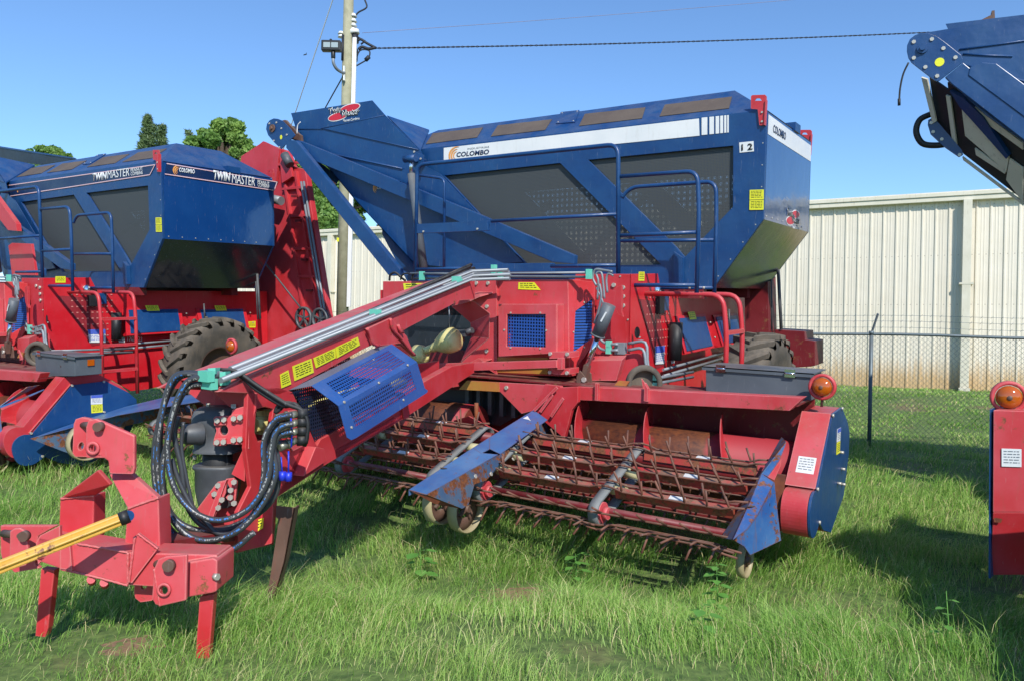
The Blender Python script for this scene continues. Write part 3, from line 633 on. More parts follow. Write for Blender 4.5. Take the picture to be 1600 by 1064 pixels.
# ---- front housing
def housing():
    y0 = 1.45; f = lambda t, y=y0: tr('F', t, y=y)
    b = MB(); b.plate(f('690,118 1048,118 1056,602 700,590 690,590'), (0, .3, 0), []); hs = b.build('front_housing', RED_PALE, cmb, bevel=.006)
    # left wing set further back
    l = MB(); l.plate(f('122,128 372,126 700,118 700,300 122,300', 1.9), (0, .3, 0)); l.build('housing_wing', RED_PALE, hs, bevel=.006)
    sticker('warning_label', [q + Fx * .002 for q in f('225,138 345,137 345,178 232,182', 1.9)], Fx, hs, lines=3)
    # framed grille box
    o_ = f('700,242 990,242 990,486 700,502', y0 - .16); i_ = f('742,292 935,292 935,457 740,452', y0 - .16)
    g = MB(); g.plate(o_, (0, .02, 0), [i_])
    for a, c in zip(o_, o_[1:] + o_[:1]): g.plate([a + BY * .02, c + BY * .02, c + BY * .155, a + BY * .155], ((o_[0] + o_[2]) / 2 - (a + c) / 2).normalized() * .012)
    gb = g.build('grille_frame', RED_PALE, hs, bevel=.004)
    MB().plate([q + BY * .03 for q in i_], (0, .003, 0), uvo=(1, 0, 0)).build('grille', PERFG, gb)
    MB().plate([q + BY * .12 for q in i_], (0, .003, 0)).build('radiator', paint('radiator_core', '1a2a48', '22365c', dirtamt=.5), gb)
    bolts(gb, f('762,285 910,285 730,370 940,372 762,458 910,462', y0 - .16), Fx, .011, .008)
    t = f('802,133 880,133 905,165 912,172 800,168'); sticker('warning_label', [q + Fx * .002 for q in (t[0], t[1], t[3], t[4])], Fx, hs, lines=3)
    # oblique right panel with louvre
    a0, a1 = tr('F', '1050,118 1054,602', y=y0); b0, b1, b2 = tr('F', '1182,130 1172,420 1100,560', y=1.68)
    nn = nrm3(a0, b0, b1); nn = nn if nn.y < 0 else -nn; pl = (a0, nn)
    P = lambda t: [K.at(q, pl=pl) for q in px('F', t)]
    o = MB(); o.plate(P('1050,118 1184,130 1178,425 1130,505 1054,602'), -nn * .02, [P('1085,276 1170,214 1168,412 1075,482')]); ob = o.build('side_panel', RED, hs)
    MB().plate([q - nn * .01 for q in P('1082,272 1173,212 1170,416 1072,486')], -nn * .002, uvo=(1, 0, 0)).build('louvre', LOUV, ob)
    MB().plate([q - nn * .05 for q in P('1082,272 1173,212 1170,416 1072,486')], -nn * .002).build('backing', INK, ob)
    bolts(ob, P('1128,232 1075,380 1128,455'), nn, .009)
    # tunnel frame of the drive line
    m_ = MB(); m_.plate(f('575,122 690,118 692,592 640,560 515,532 652,412 657,290 572,226 465,252 508,215 498,168', y0 - .03), (0, .03, 0))
    outer = f('572,226 657,290 652,412 512,532', y0 - .035); inner = tr('F', '465,252 560,335 565,402 515,522', y=y0 + .25)
    for i in range(3): m_.plate([outer[i], outer[i + 1], inner[i + 1], inner[i]], (.006, 0, .006))
    tf = m_.build('drive_tunnel', RED_PALE, hs); bolts(tf, f('592,137 650,137 645,253 643,475', y0 - .03), Fx, .022, .018)
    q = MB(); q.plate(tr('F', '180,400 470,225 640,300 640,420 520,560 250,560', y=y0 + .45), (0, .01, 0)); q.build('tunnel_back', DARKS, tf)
    for t in ('520,206 600,180 672,182 640,200 590,222', '560,530 600,510 668,512 655,522 640,532'):
        g2 = f(t, y0 - .035); MB().plate([g2[0], g2[1] + Fx * .0, g2[2], g2[3] + Fx * .12, g2[4] + Fx * .12], (0, 0, -.012)).build('gusset', RED_PALE, tf)
    # lower yellowish cross box
    c = MB(); c.plate(f('680,505 945,508 945,590 680,580', y0 - .02), (0, .02, 0)); c.build('lower_box', YELO, hs)
    # prop bar across the front
    c = MB(); c.plate(tr('F', '300,540 990,520 992,558 520,574 300,575', y=y0 - .3), (0, .07, 0)); c.build('tie_bar', RED_PALE, hs, bevel=.004)
    h = MB(); h.plate(tr('F', '948,478 1055,480 1055,508 955,512', y=y0 - .22), (0, .2, 0)); h.plate(tr('F', '955,565 1055,562 1055,590 1000,592 955,585', y=y0 - .22), (0, .2, 0)); h.plate(tr('F', '995,510 1018,510 1018,566 995,566', y=y0 - .28), (0, .06, 0)); h.build('hinge_bracket', RED_PALE, hs)
    bolts(hs, tr('F', '962,488 1046,490 960,580 1045,583', y=y0 - .22), Fx, .02, .02)
    # dark cavity under the housing
    c = MB(); c.span((-5.4, 1.75, .9), (-2.3, 1.8, 1.3)); c.build('under_plate', RED_SHADE, hs)
    # pipes across the top
    c = MB()
    for dy, t in ((0, '260,88 480,90 720,88 1155,84'), (.05, '275,112 520,112 720,104 1150,107')):
        c.tube(tr('F', t, y=1.4 + dy), .012, 8)
    c.build('hydraulic_pipe', STEEL, hs)
    c = MB()
    for t in ('318,100', '712,95', '1153,92', '515,118', '678,68'): c.box(tr('F', t, y=1.4)[0], (.05, .05, .1))
    c.build('pipe_clamp', CYAN, hs)
    c = MB()
    for t, yy, rr in (('155,125 160,95 185,85 215,110 235,125', 1.5, .014), ('210,120 225,92 262,90', 1.45, .01), ('265,122 272,95 290,86 330,86', 1.42, .012)): c.tube(tr('F', t, y=yy), rr, 8, smooth=5)
    c.build('hydraulic_hose', BLACK, hs)
    c = MB()
    for t, rr in (('1190,150 1172,110 1185,70 1225,72 1270,80', .013), ('1195,220 1200,130 1190,90 1215,85 1225,150 1230,215', .012), ('1245,185 1240,120 1250,90 1275,100', .012), ('1180,340 1200,280 1215,200 1205,140', .014), ('1192,330 1215,265 1222,230 1190,160', .009)):
        c.tube(tr('F', t, y=1.45), rr, 8, smooth=5)
    c.build('hydraulic_hose', STEEL, hs)
    return hs
hs = housing()

# ---- lift ram on the right front
def lift():
    y = 1.35; p = tr('F', '1255,245 1197,398 1140,560 1128,625', y=y)
    m_ = MB(); m_.tube([p[0], p[1]], .066, 22); m_.tube([p[1] + (p[0] - p[1]) * .02, p[1] + (p[1] - p[0]) * .03], .075, 22); r = m_.build('lift_ram', GREYBOX, cmb)
    MB().tube([p[1], p[2]], .03, 16).build('ram_rod', CHROME, r)
    c = MB(); c.beam(p[2] + (p[1] - p[2]) * .1, p[3], .05, .07, (0, 1, 0)); c.plate([q + BY * .05 for q in tr('F', '1100,600 1120,560 1150,590 1155,660 1100,655', y=y)], (0, .02, 0)); c.plate([q - BY * .06 for q in tr('F', '1105,600 1120,570 1145,600 1145,655 1105,652', y=y)], (0, .02, 0)); c.build('lift_bracket', RUSTB, r)
    c = MB(); c.plate(tr('W', '385,340 400,235 440,225 445,300 440,420 452,460 420,445 395,400', y=1.5), (0, .03, 0)); c.build('ram_bracket', RED, r)
    bolts(r, tr('F', '1130,617', y=y - .05), Fx, .028, .02)
    c = MB(); c.plate([q + Fx * .075 for q in tr('F', '1252,280 1260,282 1232,330 1226,326', y=y)], (0, .004, 0)); c.build('label', WHITE, r)
    # idler tyre and gusset below
    c = MB(); cc = tr('W', '610,960', y=1.5)[0]; c.lathe(cc, (.55, -.83, 0), [(.13, -.05), (.17, -.045), (.185, 0), (.17, .045), (.13, .05)], 28, closed=True); c.lathe(cc, (.55, -.83, 0), [(.13, -.03), (.0, -.03)], 24); c.build('idler_wheel', TYRE, cmb)
    c = MB(); c.plate(tr('W', '215,740 620,735 640,800 640,1000 120,1000 190,800', y=1.66), (0, .02, 0)); c.build('apron', RED, cmb)
    c = MB(); c.plate(tr('W', '205,790 445,785 400,940 190,940', y=1.5), (0, .1, .04)); c.build('deflector', RED_PALE, cmb)
    c = MB(); c.plate(tr('W', '420,940 500,945 460,1000 360,1000', y=1.35), (0, .02, 0)); c.build('stop_block', YELO, cmb)
    c = MB(); c.plate(tr('W', '590,925 650,1000 650,1035 610,1035', y=1.2), (0, .015, 0)); c.build('fin', RED_PALE, cmb)
lift()

m, n, b, o = newmat('worn_drum'); DRUM = m; tc = N(n, 'TexCoord'); sp = N(n, 'SeparateXYZ'); n.links.new(tc.outputs['Object'], sp.inputs[0])
nz = N(n, 'TexNoise', i_Scale=3., i_Detail=6., i_Roughness=.6); n.links.new(tc.outputs['Object'], nz.inputs[0]); mpd = N(n, 'Mapping'); mpd.inputs['Scale'].default_value = (14, 20, 20); n.links.new(tc.outputs['Object'], mpd.inputs[0])
nzb = N(n, 'TexNoise', i_Scale=1.2, i_Detail=8., i_Roughness=.7); n.links.new(mpd.outputs[0], nzb.inputs[0])
md = N(n, 'Math', operation='MODULO', n1=.72); n.links.new(sp.outputs[0], md.inputs[0]); ab = N(n, 'Math', operation='ABSOLUTE'); n.links.new(md.outputs[0], ab.inputs[0]); ad = N(n, 'Math', operation='MULTIPLY_ADD', n1=.5, n2=0.); n.links.new(nz.outputs[0], ad.inputs[0]); sm_ = N(n, 'Math', operation='SUBTRACT'); n.links.new(ab.outputs[0], sm_.inputs[0]); n.links.new(ad.outputs[0], sm_.inputs[1])
xr_ = ramp(n, sm_.outputs[0], .28, .36); x2 = N(n, 'Math', operation='ADD', n1=1.0); n.links.new(sp.outputs[0], x2.inputs[0]); a2_ = N(n, 'Math', operation='SUBTRACT'); n.links.new(x2.outputs[0], a2_.inputs[0]); n.links.new(ad.outputs[0], a2_.inputs[1]); xr2 = ramp(n, a2_.outputs[0], .0, .12); mxx = N(n, 'Math', operation='MAXIMUM'); n.links.new(xr_.outputs[0], mxx.inputs[0]); n.links.new(xr2.outputs[0], mxx.inputs[1])
rst = ramp(n, nzb.outputs[0], .32, .72, (*lin('43241c'), 1), (*lin('7c4626'), 1)); n.links.new(mixc(n, mxx.outputs[0], rst.outputs[0], lin('9c2c34')), b.inputs['Base Color']); b.inputs['Roughness'].default_value = .62
# ---- pickup header
def header():
    XL, XR = -7.4, .02
    hb = MB(); hb.span((XL, 1.72, .2), (XR, 1.76, 1.08)); hb.span((XL, 1.1, 1.085), (XR, 1.74, 1.10))
    hb.plate([V((XL, .75, .14)), V((XL, 1.75, .14)), V((XR, 1.75, .14)), V((XR, .75, .14))], (0, 0, -.02))
    h = hb.build('pickup_header', RED_SHADE, cmb)
    t = tr('H', '252,10 1342,64 1272,128 255,76', y=1.08)
    b = MB(); b.plate(t, (0, .12, 0)); z1, z0 = t[0].z, t[3].z
    b.span((XL, 1.08, z0), (-3.6, 1.2, z1 + .0)); b.build('top_bar', RED_PALE, h, bevel=.006)
    for s_ in ('338,4 350,8 350,78 336,76', '575,4 590,30 590,84 572,80'): 
        q = tr('H', s_, y=1.04); MB().plate([q[0] + Ux * .02, q[1] + Ux * .02, q[2], q[3]], (0, .04, 0)).build('bar_bracket', RED_PALE, h)
    # centre frame
    c = MB(); c.plate(tr('V', '690,183 1342,218 1250,430 1142,457 966,276 622,256', y=1.02), (0, .03, 0)); cf = c.build('centre_frame', RED_PALE, h, bevel=.003)
    c = MB(); c.plate([q + Fx * .004 for q in tr('V', '690,183 960,196 962,274 625,255', y=1.02)], (0, .003, 0)); c.build('worn_face', YELO, cf)
    c = MB(); c.plate(tr('O', '851,600 876,603 876,605 903,604 903,628 893,641 888,662 880,690 876,680 862,668 832,643', y=.98), (0, .05, 0)); c.build('side_bracket', RED, cf, bevel=.004)
    c = MB(); a1 = tr('V', '1300,440 1400,300 1490,325', y=.94); c.beam(a1[0], a1[1], .012, .03); a2 = tr('V', '1390,480 1490,330', y=.94); c.beam(a2[0], a2[1], .012, .03); a2 = tr('V', '1250,430 1440,240', y=.94); c.beam(a2[0], a2[1], .012, .03); c.build('stiffener', RED_PALE, cf)
    bolts(cf, tr('V', '1022,241', y=1.02), Fx, .022, .02)
    c = MB(); c.plate(tr('V', '500,258 975,272 1150,460 1100,480 960,560 350,460', y=1.6), (0, .01, 0)); c.build('feeder_floor', DARKS, cf)
    c = MB()
    for i in range(9): c.span((-3.75 + i * .16, 1.5, .62), (-3.70 + i * .16, 1.56, .98))
    c.build('feeder_slat', IRON, cf)
    # augers
    ay, az, dr, fr = 1.30, .49, .26, .44
    for x0, x1, sg in ((-2.2, -.02, 1), (-7.2, -5.0, -1), (-4.25, -3.45, 0)):
        d = MB(); d.tube([(x0, ay, az), (x1, ay, az)], dr, 28); au = d.build('auger_drum', DRUM, h)
        if sg:
            fl = MB(); turns = 3.05; nS = int(turns * 30); i0 = 0
            for i in range(nS + 1):
                t = i / nS; an = sg * 2 * math.pi * turns * t + 2.05; x = x1 - (x1 - x0) * t
                cc = V((0, -math.cos(an), math.sin(an)))
                for rr, dx in ((dr - .01, -.006), (fr, -.004), (fr, .004), (dr - .01, .006)): fl.v.append(V((x + dx, ay, az)) + cc * rr)
            for i in range(nS):
                for k in range(4): a = i * 4 + k; b2 = i * 4 + (k + 1) % 4; fl.face([a, b2, b2 + 4, a + 4])
            fl.build('flight', RED, au)
        else:
            fl = MB(); fl.plate([V((-3.5, .96, .62)), V((-3.25, .9, .7)), V((-2.9, .98, .55)), V((-2.9, 1.2, .4)), V((-3.5, 1.2, .4))], (0, .02, 0)); fl.build('paddle', RED, au)
    c = MB(); p = tr('V', '768,368 768,565', y=.98); c.tube(p, .022, 8); c.build('upright_pin', RUST, h)
    # rear sill with spring mounts in front of the auger
    c = MB(); c.plate([V((XL, .78, .57)), V((XR, .78, .57)), V((XR, .70, .30)), V((XL, .70, .30))], (0, .02, 0)); c.build('sill', RUST, h)
    # right end housing and blue cover, outline from the side view
    out = tr('X', '530,150 810,120 1000,215 1070,275 1078,400 980,640 640,830 420,800 300,750 245,790 200,815 120,825 60,790 25,700 35,630 80,580 130,562 195,560', KL, x=.22)
    for p in out: p.y += .38; p.z += .03
    def rnd_(P, k=3):
        for _ in range(k):
            Q = []
            for i in range(len(P)):
                a, b2 = P[i], P[(i + 1) % len(P)]
                if i < 6: Q.append(a)
                else: Q += [a.lerp(b2, .25), a.lerp(b2, .75)]
            P = Q[:6] + Q[6:]
            if _ == k - 1: return P
        return P
    o8 = out[8:17]; sm8 = []
    for i in range(len(o8) - 1): sm8 += [o8[i].lerp(o8[i + 1], .25), o8[i].lerp(o8[i + 1], .75)]
    sm9 = [o8[0]]
    for i in range(len(sm8) - 1): sm9 += [sm8[i].lerp(sm8[i + 1], .25), sm8[i].lerp(sm8[i + 1], .75)]
    out = out[:8] + sm9 + out[16:]
    rd = [V((.02, p.y, p.z)) for p in out]; c = MB(); c.plate(rd, (.2, 0, 0)); e = c.build('end_housing', RED, h, bevel=.006)
    c = MB(); c.plate([V((.225, p.y + (.01 if p.y > 1 else 0), p.z)) for p in out], (.02, 0, 0)); e2 = c.build('end_cover', BLUE, e, bevel=.003)
    # pale red front strip
    c = MB(); s0, s1 = out[0], out[-1]
    c.plate([V((.0, s0.y - .012, s0.z + .01)), V((.235, s0.y - .012, s0.z + .01)), V((.235, s1.y - .03, s1.z + .02)), V((.0, s1.y - .03, s1.z + .02))], (0, .012, 0)); c.build('front_strip', RED_PALE, e)
    nn = (V((0, -(s0.z - s1.z), (s0.y - s1.y)))).normalized()
    L_ = lambda a, t: V((a * .235, s0.y + (s1.y - s0.y) * t, s0.z + (s1.z - s0.z) * t)) + nn * .03
    sticker('maker_label', [L_(.25, .62), L_(.85, .62), L_(.85, .83), L_(.25, .83)], nn, e, WHITE, 5, inkm=STEEL)
    rc = MB(); 
    rc.plate([L_(.12, .945), L_(.5, .93), L_(.45, .985), L_(.15, .985)], -nn * .01); rc.build('rust_patch', RUST, e)
    p = [q + V((0, .38, .03)) for q in tr('X', '700,240 797,234 797,310 700,315', KL, x=.246)]; sticker('maker_label', p, Rx, e, WHITE, 6, head=(.3, LBLUE), inkm=STEEL)
    p = [q + V((0, .38, .03)) for q in tr('X', '702,318 797,312 799,380 705,388', KL, x=.246)]; sticker('warning_label', p, Rx, e, lines=5)
    bolts(e, [q + V((0, .38, .03)) for q in tr('X', '540,155 808,125 195,552 290,745', KL, x=.246)], Rx, .016, .014)
    bolts(e, [V((.246, 1.85, .45)), V((.246, 1.75, .62)), V((.246, 1.9, .3)), V((.246, 1.7, .35))], Rx, .014, .035)
    # left end housing
    pL = tr('B', '990,520 1085,425 1160,422 1240,437 1290,470 1290,600 1010,700 940,640', y=1.0)
    xl0 = -7.55; c = MB(); c.plate([V((xl0, p.y, p.z)) for p in out], (.2, 0, 0)); e = c.build('end_housing', RED, h, bevel=.006)
    c = MB(); c.plate([V((xl0 - .02, p.y, p.z)) for p in out], (.018, 0, 0)); c.build('end_cover', BLUE, e)
    c = MB(); c.plate([V((xl0 - .01, s0.y - .012, s0.z + .01)), V((xl0 + .22, s0.y - .012, s0.z + .01)), V((xl0 + .22, s1.y - .03, s1.z + .02)), V((xl0 - .01, s1.y - .03, s1.z + .02))], (0, .012, 0)); c.build('front_strip', RED_PALE, e)
    sticker('maker_label', [V((xl0 + .23 * a, s0.y + (s1.y - s0.y) * t, s0.z + (s1.z - s0.z) * t)) + nn * .03 for a, t in ((.1, .25), (.65, .25), (.65, .48), (.1, .48))], nn, e, WHITE, 5, inkm=STEEL)
    return h
hd = header()

def lamp(c, name, parent, d=V((0, -1, 0)), r=.085):
    m_ = MB(); d = d.normalized(); m_.lathe(c, d, [(r * 1.0, -.02), (r * 1.32, -.02), (r * 1.32, .02), (r * 1.0, .02)], 30, closed=True)
    s_ = MB(); lm = m_.build(name, RED_PALE, parent)
    s_.lathe(c, d, [(0, .065), (r * .4, .062), (r * .75, .05), (r * .93, .025), (r * .95, -.03), (0, -.03)], 26); s_.build('lens', AMBER, lm)
    q = MB(); q.tube([c + d * -.02, c - Ux * (r * 1.3 + .06)], .012, 8); q.lathe(c, d, [(r * .2, .066), (r * .16, .07), (0, .07)], 14); q.build('mount', AMBER if False else RUSTB, lm); return lm
lamp(K.at((1285, 604), y=1.35), 'beacon_lamp', cmb); lamp(K.at((362, 541), y=1.25) , 'beacon_lamp', cmb)

SLAT = paint('worn_red_slat', 'aa3434', '98482e', '84482c', rough=.55, dirtamt=.95, spots=.8, scale=5)
# ---- pickup belts and tine bars
P0 = V((0, -.16, .29)); P1 = V((0, .60, .575)); PD = (P1 - P0).normalized(); PN = V((0, -PD.z, PD.y)); RAD = .105
def pickup():
    secs = [(-2.42, -.12), (-4.92, -2.72), (-7.3, -5.1)]
    pk = MB()
    for a, b in secs:
        pk.tube([(a, P0.y + .03, P0.z + .01), (b, P0.y + .03, P0.z + .01)], .03, 10); pk.tube([(a, P1.y, P1.z), (b, P1.y, P1.z)], .05, 10)
        pk.span((a + .05, .15, .36), (b - .05, .24, .44)); pk.span((a + .05, .62, .38), (b - .05, .7, .5))
    p = pk.build('pickup', RED_SHADE, cmb)
    LEN = (P1 - P0).length
    def loop(s_):       # position + outward normal along the belt loop; s_=0 at rear top, grows towards the front
        tot = 2 * LEN + 2 * math.pi * RAD; s_ %= tot
        if s_ < LEN: return P1 - PD * s_ + PN * RAD, PN
        s_ -= LEN
        if s_ < math.pi * RAD: a = s_ / RAD; n_ = PN * math.cos(a) - PD * math.sin(a); return P0 + n_ * RAD, n_
        s_ -= math.pi * RAD
        if s_ < LEN: return P0 + PD * s_ - PN * RAD, -PN
        s_ -= LEN; a = s_ / RAD; n_ = -PN * math.cos(a) + PD * math.sin(a); return P1 + n_ * RAD, n_
    tot = 2 * LEN + 2 * math.pi * RAD
    belts = {0: (-2.30, -1.17, -.08), 1: (-4.83, -3.98, -2.82), 2: (-7.2, -6.2, -5.2)}
    for si, (a, b) in enumerate(secs):
        for bx in belts[si]:
            if si == 0 and bx > -.4: continue
            m_ = MB(); n_ = 56; w = .042
            for i in range(n_):
                q, nn = loop(tot * i / n_)
                for dx, dn in ((-w, 0), (w, 0), (w, -.014), (-w, -.014)): m_.v.append(V((bx + dx, q.y, q.z)) + nn * dn)
            for i in range(n_):
                for k in range(4): A = i * 4 + k; B_ = i * 4 + (k + 1) % 4; j = ((i + 1) % n_) * 4; m_.face([A, B_, j + (k + 1) % 4, j + k], None, k in (0, 2))
            m_.build('belt', paint('belt_rubber', '6a6e6e', '7c8080', '76725e', rough=.6, dirtamt=.6) if 'belt_rubber' not in MAT else MAT['belt_rubber'], p)
            m_ = MB(); m_.tube([(bx - .045, P0.y, P0.z), (bx + .045, P0.y, P0.z)], RAD - .02, 18); m_.tube([(bx + .05, P0.y, P0.z), (bx + .09, P0.y, P0.z)], .05, 10); m_.build('pulley', RED_PALE, p)
            for s_ in (.16, .42):
                q, nn = loop(s_ * 1.0 + .12); m_ = MB(); m_.tube([(bx + .0, q.y - nn.y * .06, q.z - nn.z * .06), (bx + .12, q.y - nn.y * .06, q.z - nn.z * .06)], .048, 14); m_.tube([(bx + .12, q.y - nn.y * .06, q.z - nn.z * .06), (bx + .15, q.y - nn.y * .06, q.z - nn.z * .06)], .02, 8); m_.build('belt_roller', CREAM, p)
        xs = [a + .03] + [v for v in belts[si]] + [b - .03]
        rows = [-.06, .24, .56, LEN + .10, LEN + .26, LEN + .62, LEN + .98]
        for ri, s0 in enumerate(rows):
            q, nn = loop(s0); q2, n2 = loop(s0 + .065); tg = (q2 - q).normalized()
            for b0, b1 in ((belts[si][0], belts[si][1]), (belts[si][1], belts[si][2])):
                L = MB(); e0, e1 = b0 + .05, b1 - .05; base = V((0, q.y, q.z)); top = base - nn * .012
                if s0 < LEN:
                    L.cur = 0; R_ = Matrix((V((1, 0, 0)), tg, nn)).transposed(); L.box(V(((e0 + e1) / 2, q.y, q.z)) - nn * .045 + tg * .045, (e1 - e0 - .04, .05, .075), R_)
                    L.cur = 2; R_ = Matrix((V((1, 0, 0)), tg, nn)).transposed(); L.box(V(((e0 + e1) / 2 + .04, q.y, q.z)) - nn * .003 + tg * .045, (.12, .045, .006), R_)
                L.cur = 1
                for k_, off in ((0, 0.), (1, .085)):
                    qq, nq = loop(s0 + off); B0 = V((0, qq.y, qq.z)) + nq * .018; dn = nq * -.03
                    P = [B0 + V((b0 - .03, 0, 0)) + nq * .015, B0 + V((e0 + .02, 0, 0)) + nq * .005, B0 + V((e0 + .1, 0, 0)) + dn * .7, B0 + V((e1 - .1, 0, 0)) + dn * .7, B0 + V((e1 - .02, 0, 0)) + nq * .005, B0 + V((b1 + .03, 0, 0)) + nq * .015]
                    jit = random.uniform(-.008, .008); L.tube(P, .0095, 6)
                    nT = max(4, round((e1 - e0) / .17))
                    for ti in range(nT):
                        x = e0 + .06 + (e1 - e0 - .12) * ti / (nT - 1) + (.05 if k_ else 0) - .02
                        if x > e1 - .02: continue
                        bp = V((x, B0.y, B0.z)) + dn * .6; lean = -tg * .035 + V((-.035, 0, 0)) + V((random.uniform(-.022, .022), random.uniform(-.02, .02), 0))
                        L.tube([bp, bp + nq * .12 * random.uniform(.75, 1.12) + lean * 1.15], .0095, 6)
                L.build('tine_bar', [SLAT, RUSTD, WHITE], p)
    return p
pickup()

BLUEF2 = paint('scuffed_blue_paint', '2a5590', '47719e', '70503c', rough=.4, dirtamt=.9, spots=.62, scale=3, edge='6e4634', dust=.12)
# ---- dividers between the pickup sections
def sheet3(polys, name, mat, parent, th=.006):
    m_ = MB()
    for P in polys: m_.sheet(P)
    o = m_.build(name, mat, parent); s_ = o.modifiers.new('thickness', 'SOLIDIFY'); s_.thickness = th; s_.offset = -1; return o
def dividers():
    # centre one: two hoods, each a top face and a skirt
    tipz = (V((-2.85, -.6, .34)), V((-2.3, .95, .80))); sl = (tipz[1].z - tipz[0].z) / (tipz[1].y - tipz[0].y); npl = V((0, -sl, 1)).normalized(); pT = (V((0, -.6, .36)), npl)
    g = lambda t: [K.at(q, pl=pT) for q in px('G', t)]
    sd = lambda t, x: tr('G', t, x=x)
    pv = (g('1220,348')[0], V((1, .1, .35)).normalized())
    gv = lambda t: [K.at(q, pl=pv) for q in px('G', t)]
    d = sheet3([g('763,527 1085,316 1122,342 1210,350 850,552')], 'row_divider', BLUEF, cmb)
    sheet3([g('1168,264 1388,128 1457,176 1220,348 1168,322')], 'rear_hood', BLUEF, d); sheet3([g('1086,316 1168,264 1168,322 1124,345')], 'step_plate', BLUEF, d)
    a = gv('850,552 1220,350 1456,177 1535,240 1522,275 1470,262 1395,290 1215,400 1150,480 1090,500 1060,600 1030,622')
    sheet3([a], 'skirt', paint('scraped_blue_skirt', '3c5c80', '5a6a7a', '6a4430', rough=.35, metal=.2, dirtamt=.9, spots=.75, scale=3), d)
    nose = [g('763,527')[0], g('850,552')[0], a[-1], g('850,552')[0] - Ux * .12 + V((-.08, 0, 0))]
    sheet3([[nose[0], nose[1], nose[2], V(nose[0]).lerp(nose[2], .5) - Ux * .04]], 'nose_plate', RUST, d)
    l_ = g('763,527 1085,316 1168,264 1388,128'); sheet3([[l_[0], l_[1], l_[1] - Ux * .2, l_[0] - Ux * .05], [l_[1], l_[3], l_[3] - Ux * .22, l_[1] - Ux * .2]], 'far_skirt', BLUEF, d)
    n_ = npl; bolts(d, gv('1095,460 1173,448 1285,372 1384,290 1421,262'), pv[1], .02, .01)
    MB().plate([p + n_ * .004 for p in ellipse(g('938,420')[0], Rx, BY, .035, .022, .3)], -n_ * .002).build('slot', INK, d)
    MB().plate([p + n_ * .004 for p in g('1335,172 1358,160 1375,186 1362,178')], -n_ * .002).build('scrape', WHITE, d)
    c = MB(); c.tube([V((-2.45, -.1, .3)), V((-2.6, .8, .55))], .05, 12); c.build('arm', RED, d)
    # right one
    z0 = K.at(px('R', '800,970')[0], y=-.42); z1 = K.at(px('R', '1165,203')[0], y=.95)
    sl = (z1.z - z0.z) / (z1.y - z0.y); p1 = (z0, V((.25, -sl, 1)).normalized()); h1 = lambda t: [K.at(q, pl=p1) for q in px('R', t)]
    p2 = (h1('1015,480')[0], V((-.75, -sl, .8)).normalized()); h2 = lambda t: [K.at(q, pl=p2) for q in px('R', t)]
    t_ = h1('800,978 925,700 1015,480 1108,545 985,790 905,900')
    d = sheet3([t_, h1('1015,480 1128,330 1180,250 1200,255 1150,380 1063,505')], 'row_divider', BLUEF2, cmb)
    sheet3([h2('708,965 1010,478 1165,203 1200,240 1130,330 1015,482 925,700 798,978')], 'left_face', MAT['scraped_blue_skirt'], d)
    pa = h1('1108,545 985,790')[0]; nq = V((.93, -.36, .1)).normalized(); h3 = lambda t: [K.at(q, pl=(pa, nq)) for q in px('R', t)]
    sheet3([h3('1108,545 1135,800 1157,985 925,1095 880,1030 798,980 905,898 985,790')], 'right_face', BLUEF2, d)
    sheet3([h1('1063,505 1165,370 1160,420 1112,530')], 'hook_plate', RED, d)
    MB().plate([p + p1[1] * .004 for p in ellipse(h1('935,728')[0], Rx, BY, .02, .034, -.4)], -p1[1] * .002).build('slot', INK, d)
    MB().plate([p + nq * .004 for p in h3('1045,880 1055,905 1010,1010 995,1015 1000,985')], -nq * .002).build('slot', INK, d)
    MB().plate([p + nq * .004 for p in ellipse(h3('1077,718')[0], BY, Ux, .012, .02, 0)], -nq * .002).build('hole', INK, d)
    # left one
    q0 = K.at(px('X', '250,665')[0], y=-1.2); q1 = K.at(px('X', '1670,290')[0], y=.75); xl = (q0.x + q1.x) / 2
    ax = (q1 - q0).normalized(); nt_ = V((-.15, -ax.z / ax.y, 1)).normalized(); pl = (q0, nt_); ga = lambda t: [K.at(q, pl=pl) for q in px('X', t)]
    ns = ax.cross(V((0, 0, 1))).normalized(); ns = ns if ns.x > 0 else -ns; pls = (q0, (ns + V((0, -.05, .1))).normalized()); gb = lambda t: [K.at(q, pl=pls) for q in px('X', t)]
    d = sheet3([ga('250,664 910,430 1350,325 1670,290 1690,350 1400,395 970,470')], 'row_divider', BLUEF, cmb)
    sheet3([gb('250,664 970,470 1400,395 1690,360 1700,470 1400,480 1040,560 985,640 700,830 520,768')], 'skirt', MAT['scraped_blue_skirt'], d)
dividers()

def skid_wheel(c, r, w, parent, arc=(0, 360), ax=V((1, 0, 0))):
    m_ = MB(); m_.lathe(c, ax, [(r, -w / 2), (r + .006, 0), (r, w / 2), (r - .012, w / 2), (r - .012, -w / 2)], 34, closed=True); o = m_.build('gauge_wheel', TAN, parent)
    m_ = MB(); m_.lathe(c, ax, [(r - .012, -.015), (r * .45, -.01), (r * .42, -.03), (r - .012, -.03)], 30, closed=True); m_.tube([c - ax * .04, c + ax * .04], .03, 12)
    for k in range(4):
        a = k * math.pi / 2 + .5; m_.beam(c, c + V((0, math.cos(a), math.sin(a))) * r * .5, .02, .03, (1, 0, 0))
    m_.build('wheel_disc', RUSTB, o); return o
for x_, y_ in ((-2.42, -.22), (-2.62, -.22), (.02, -.14), (-7.35, -.75)):
    p = {(-2.42): K.at((728, 794), x=-2.42), (-2.62): K.at((690, 781), x=-2.62), (.02): K.at((1164, 874), y=.35), (-7.35): K.at((134, 690), y=-1.0)}[x_]
    skid_wheel(p, (.205 if x_ != .02 else .135), (.10 if x_ != .02 else .06), cmb)
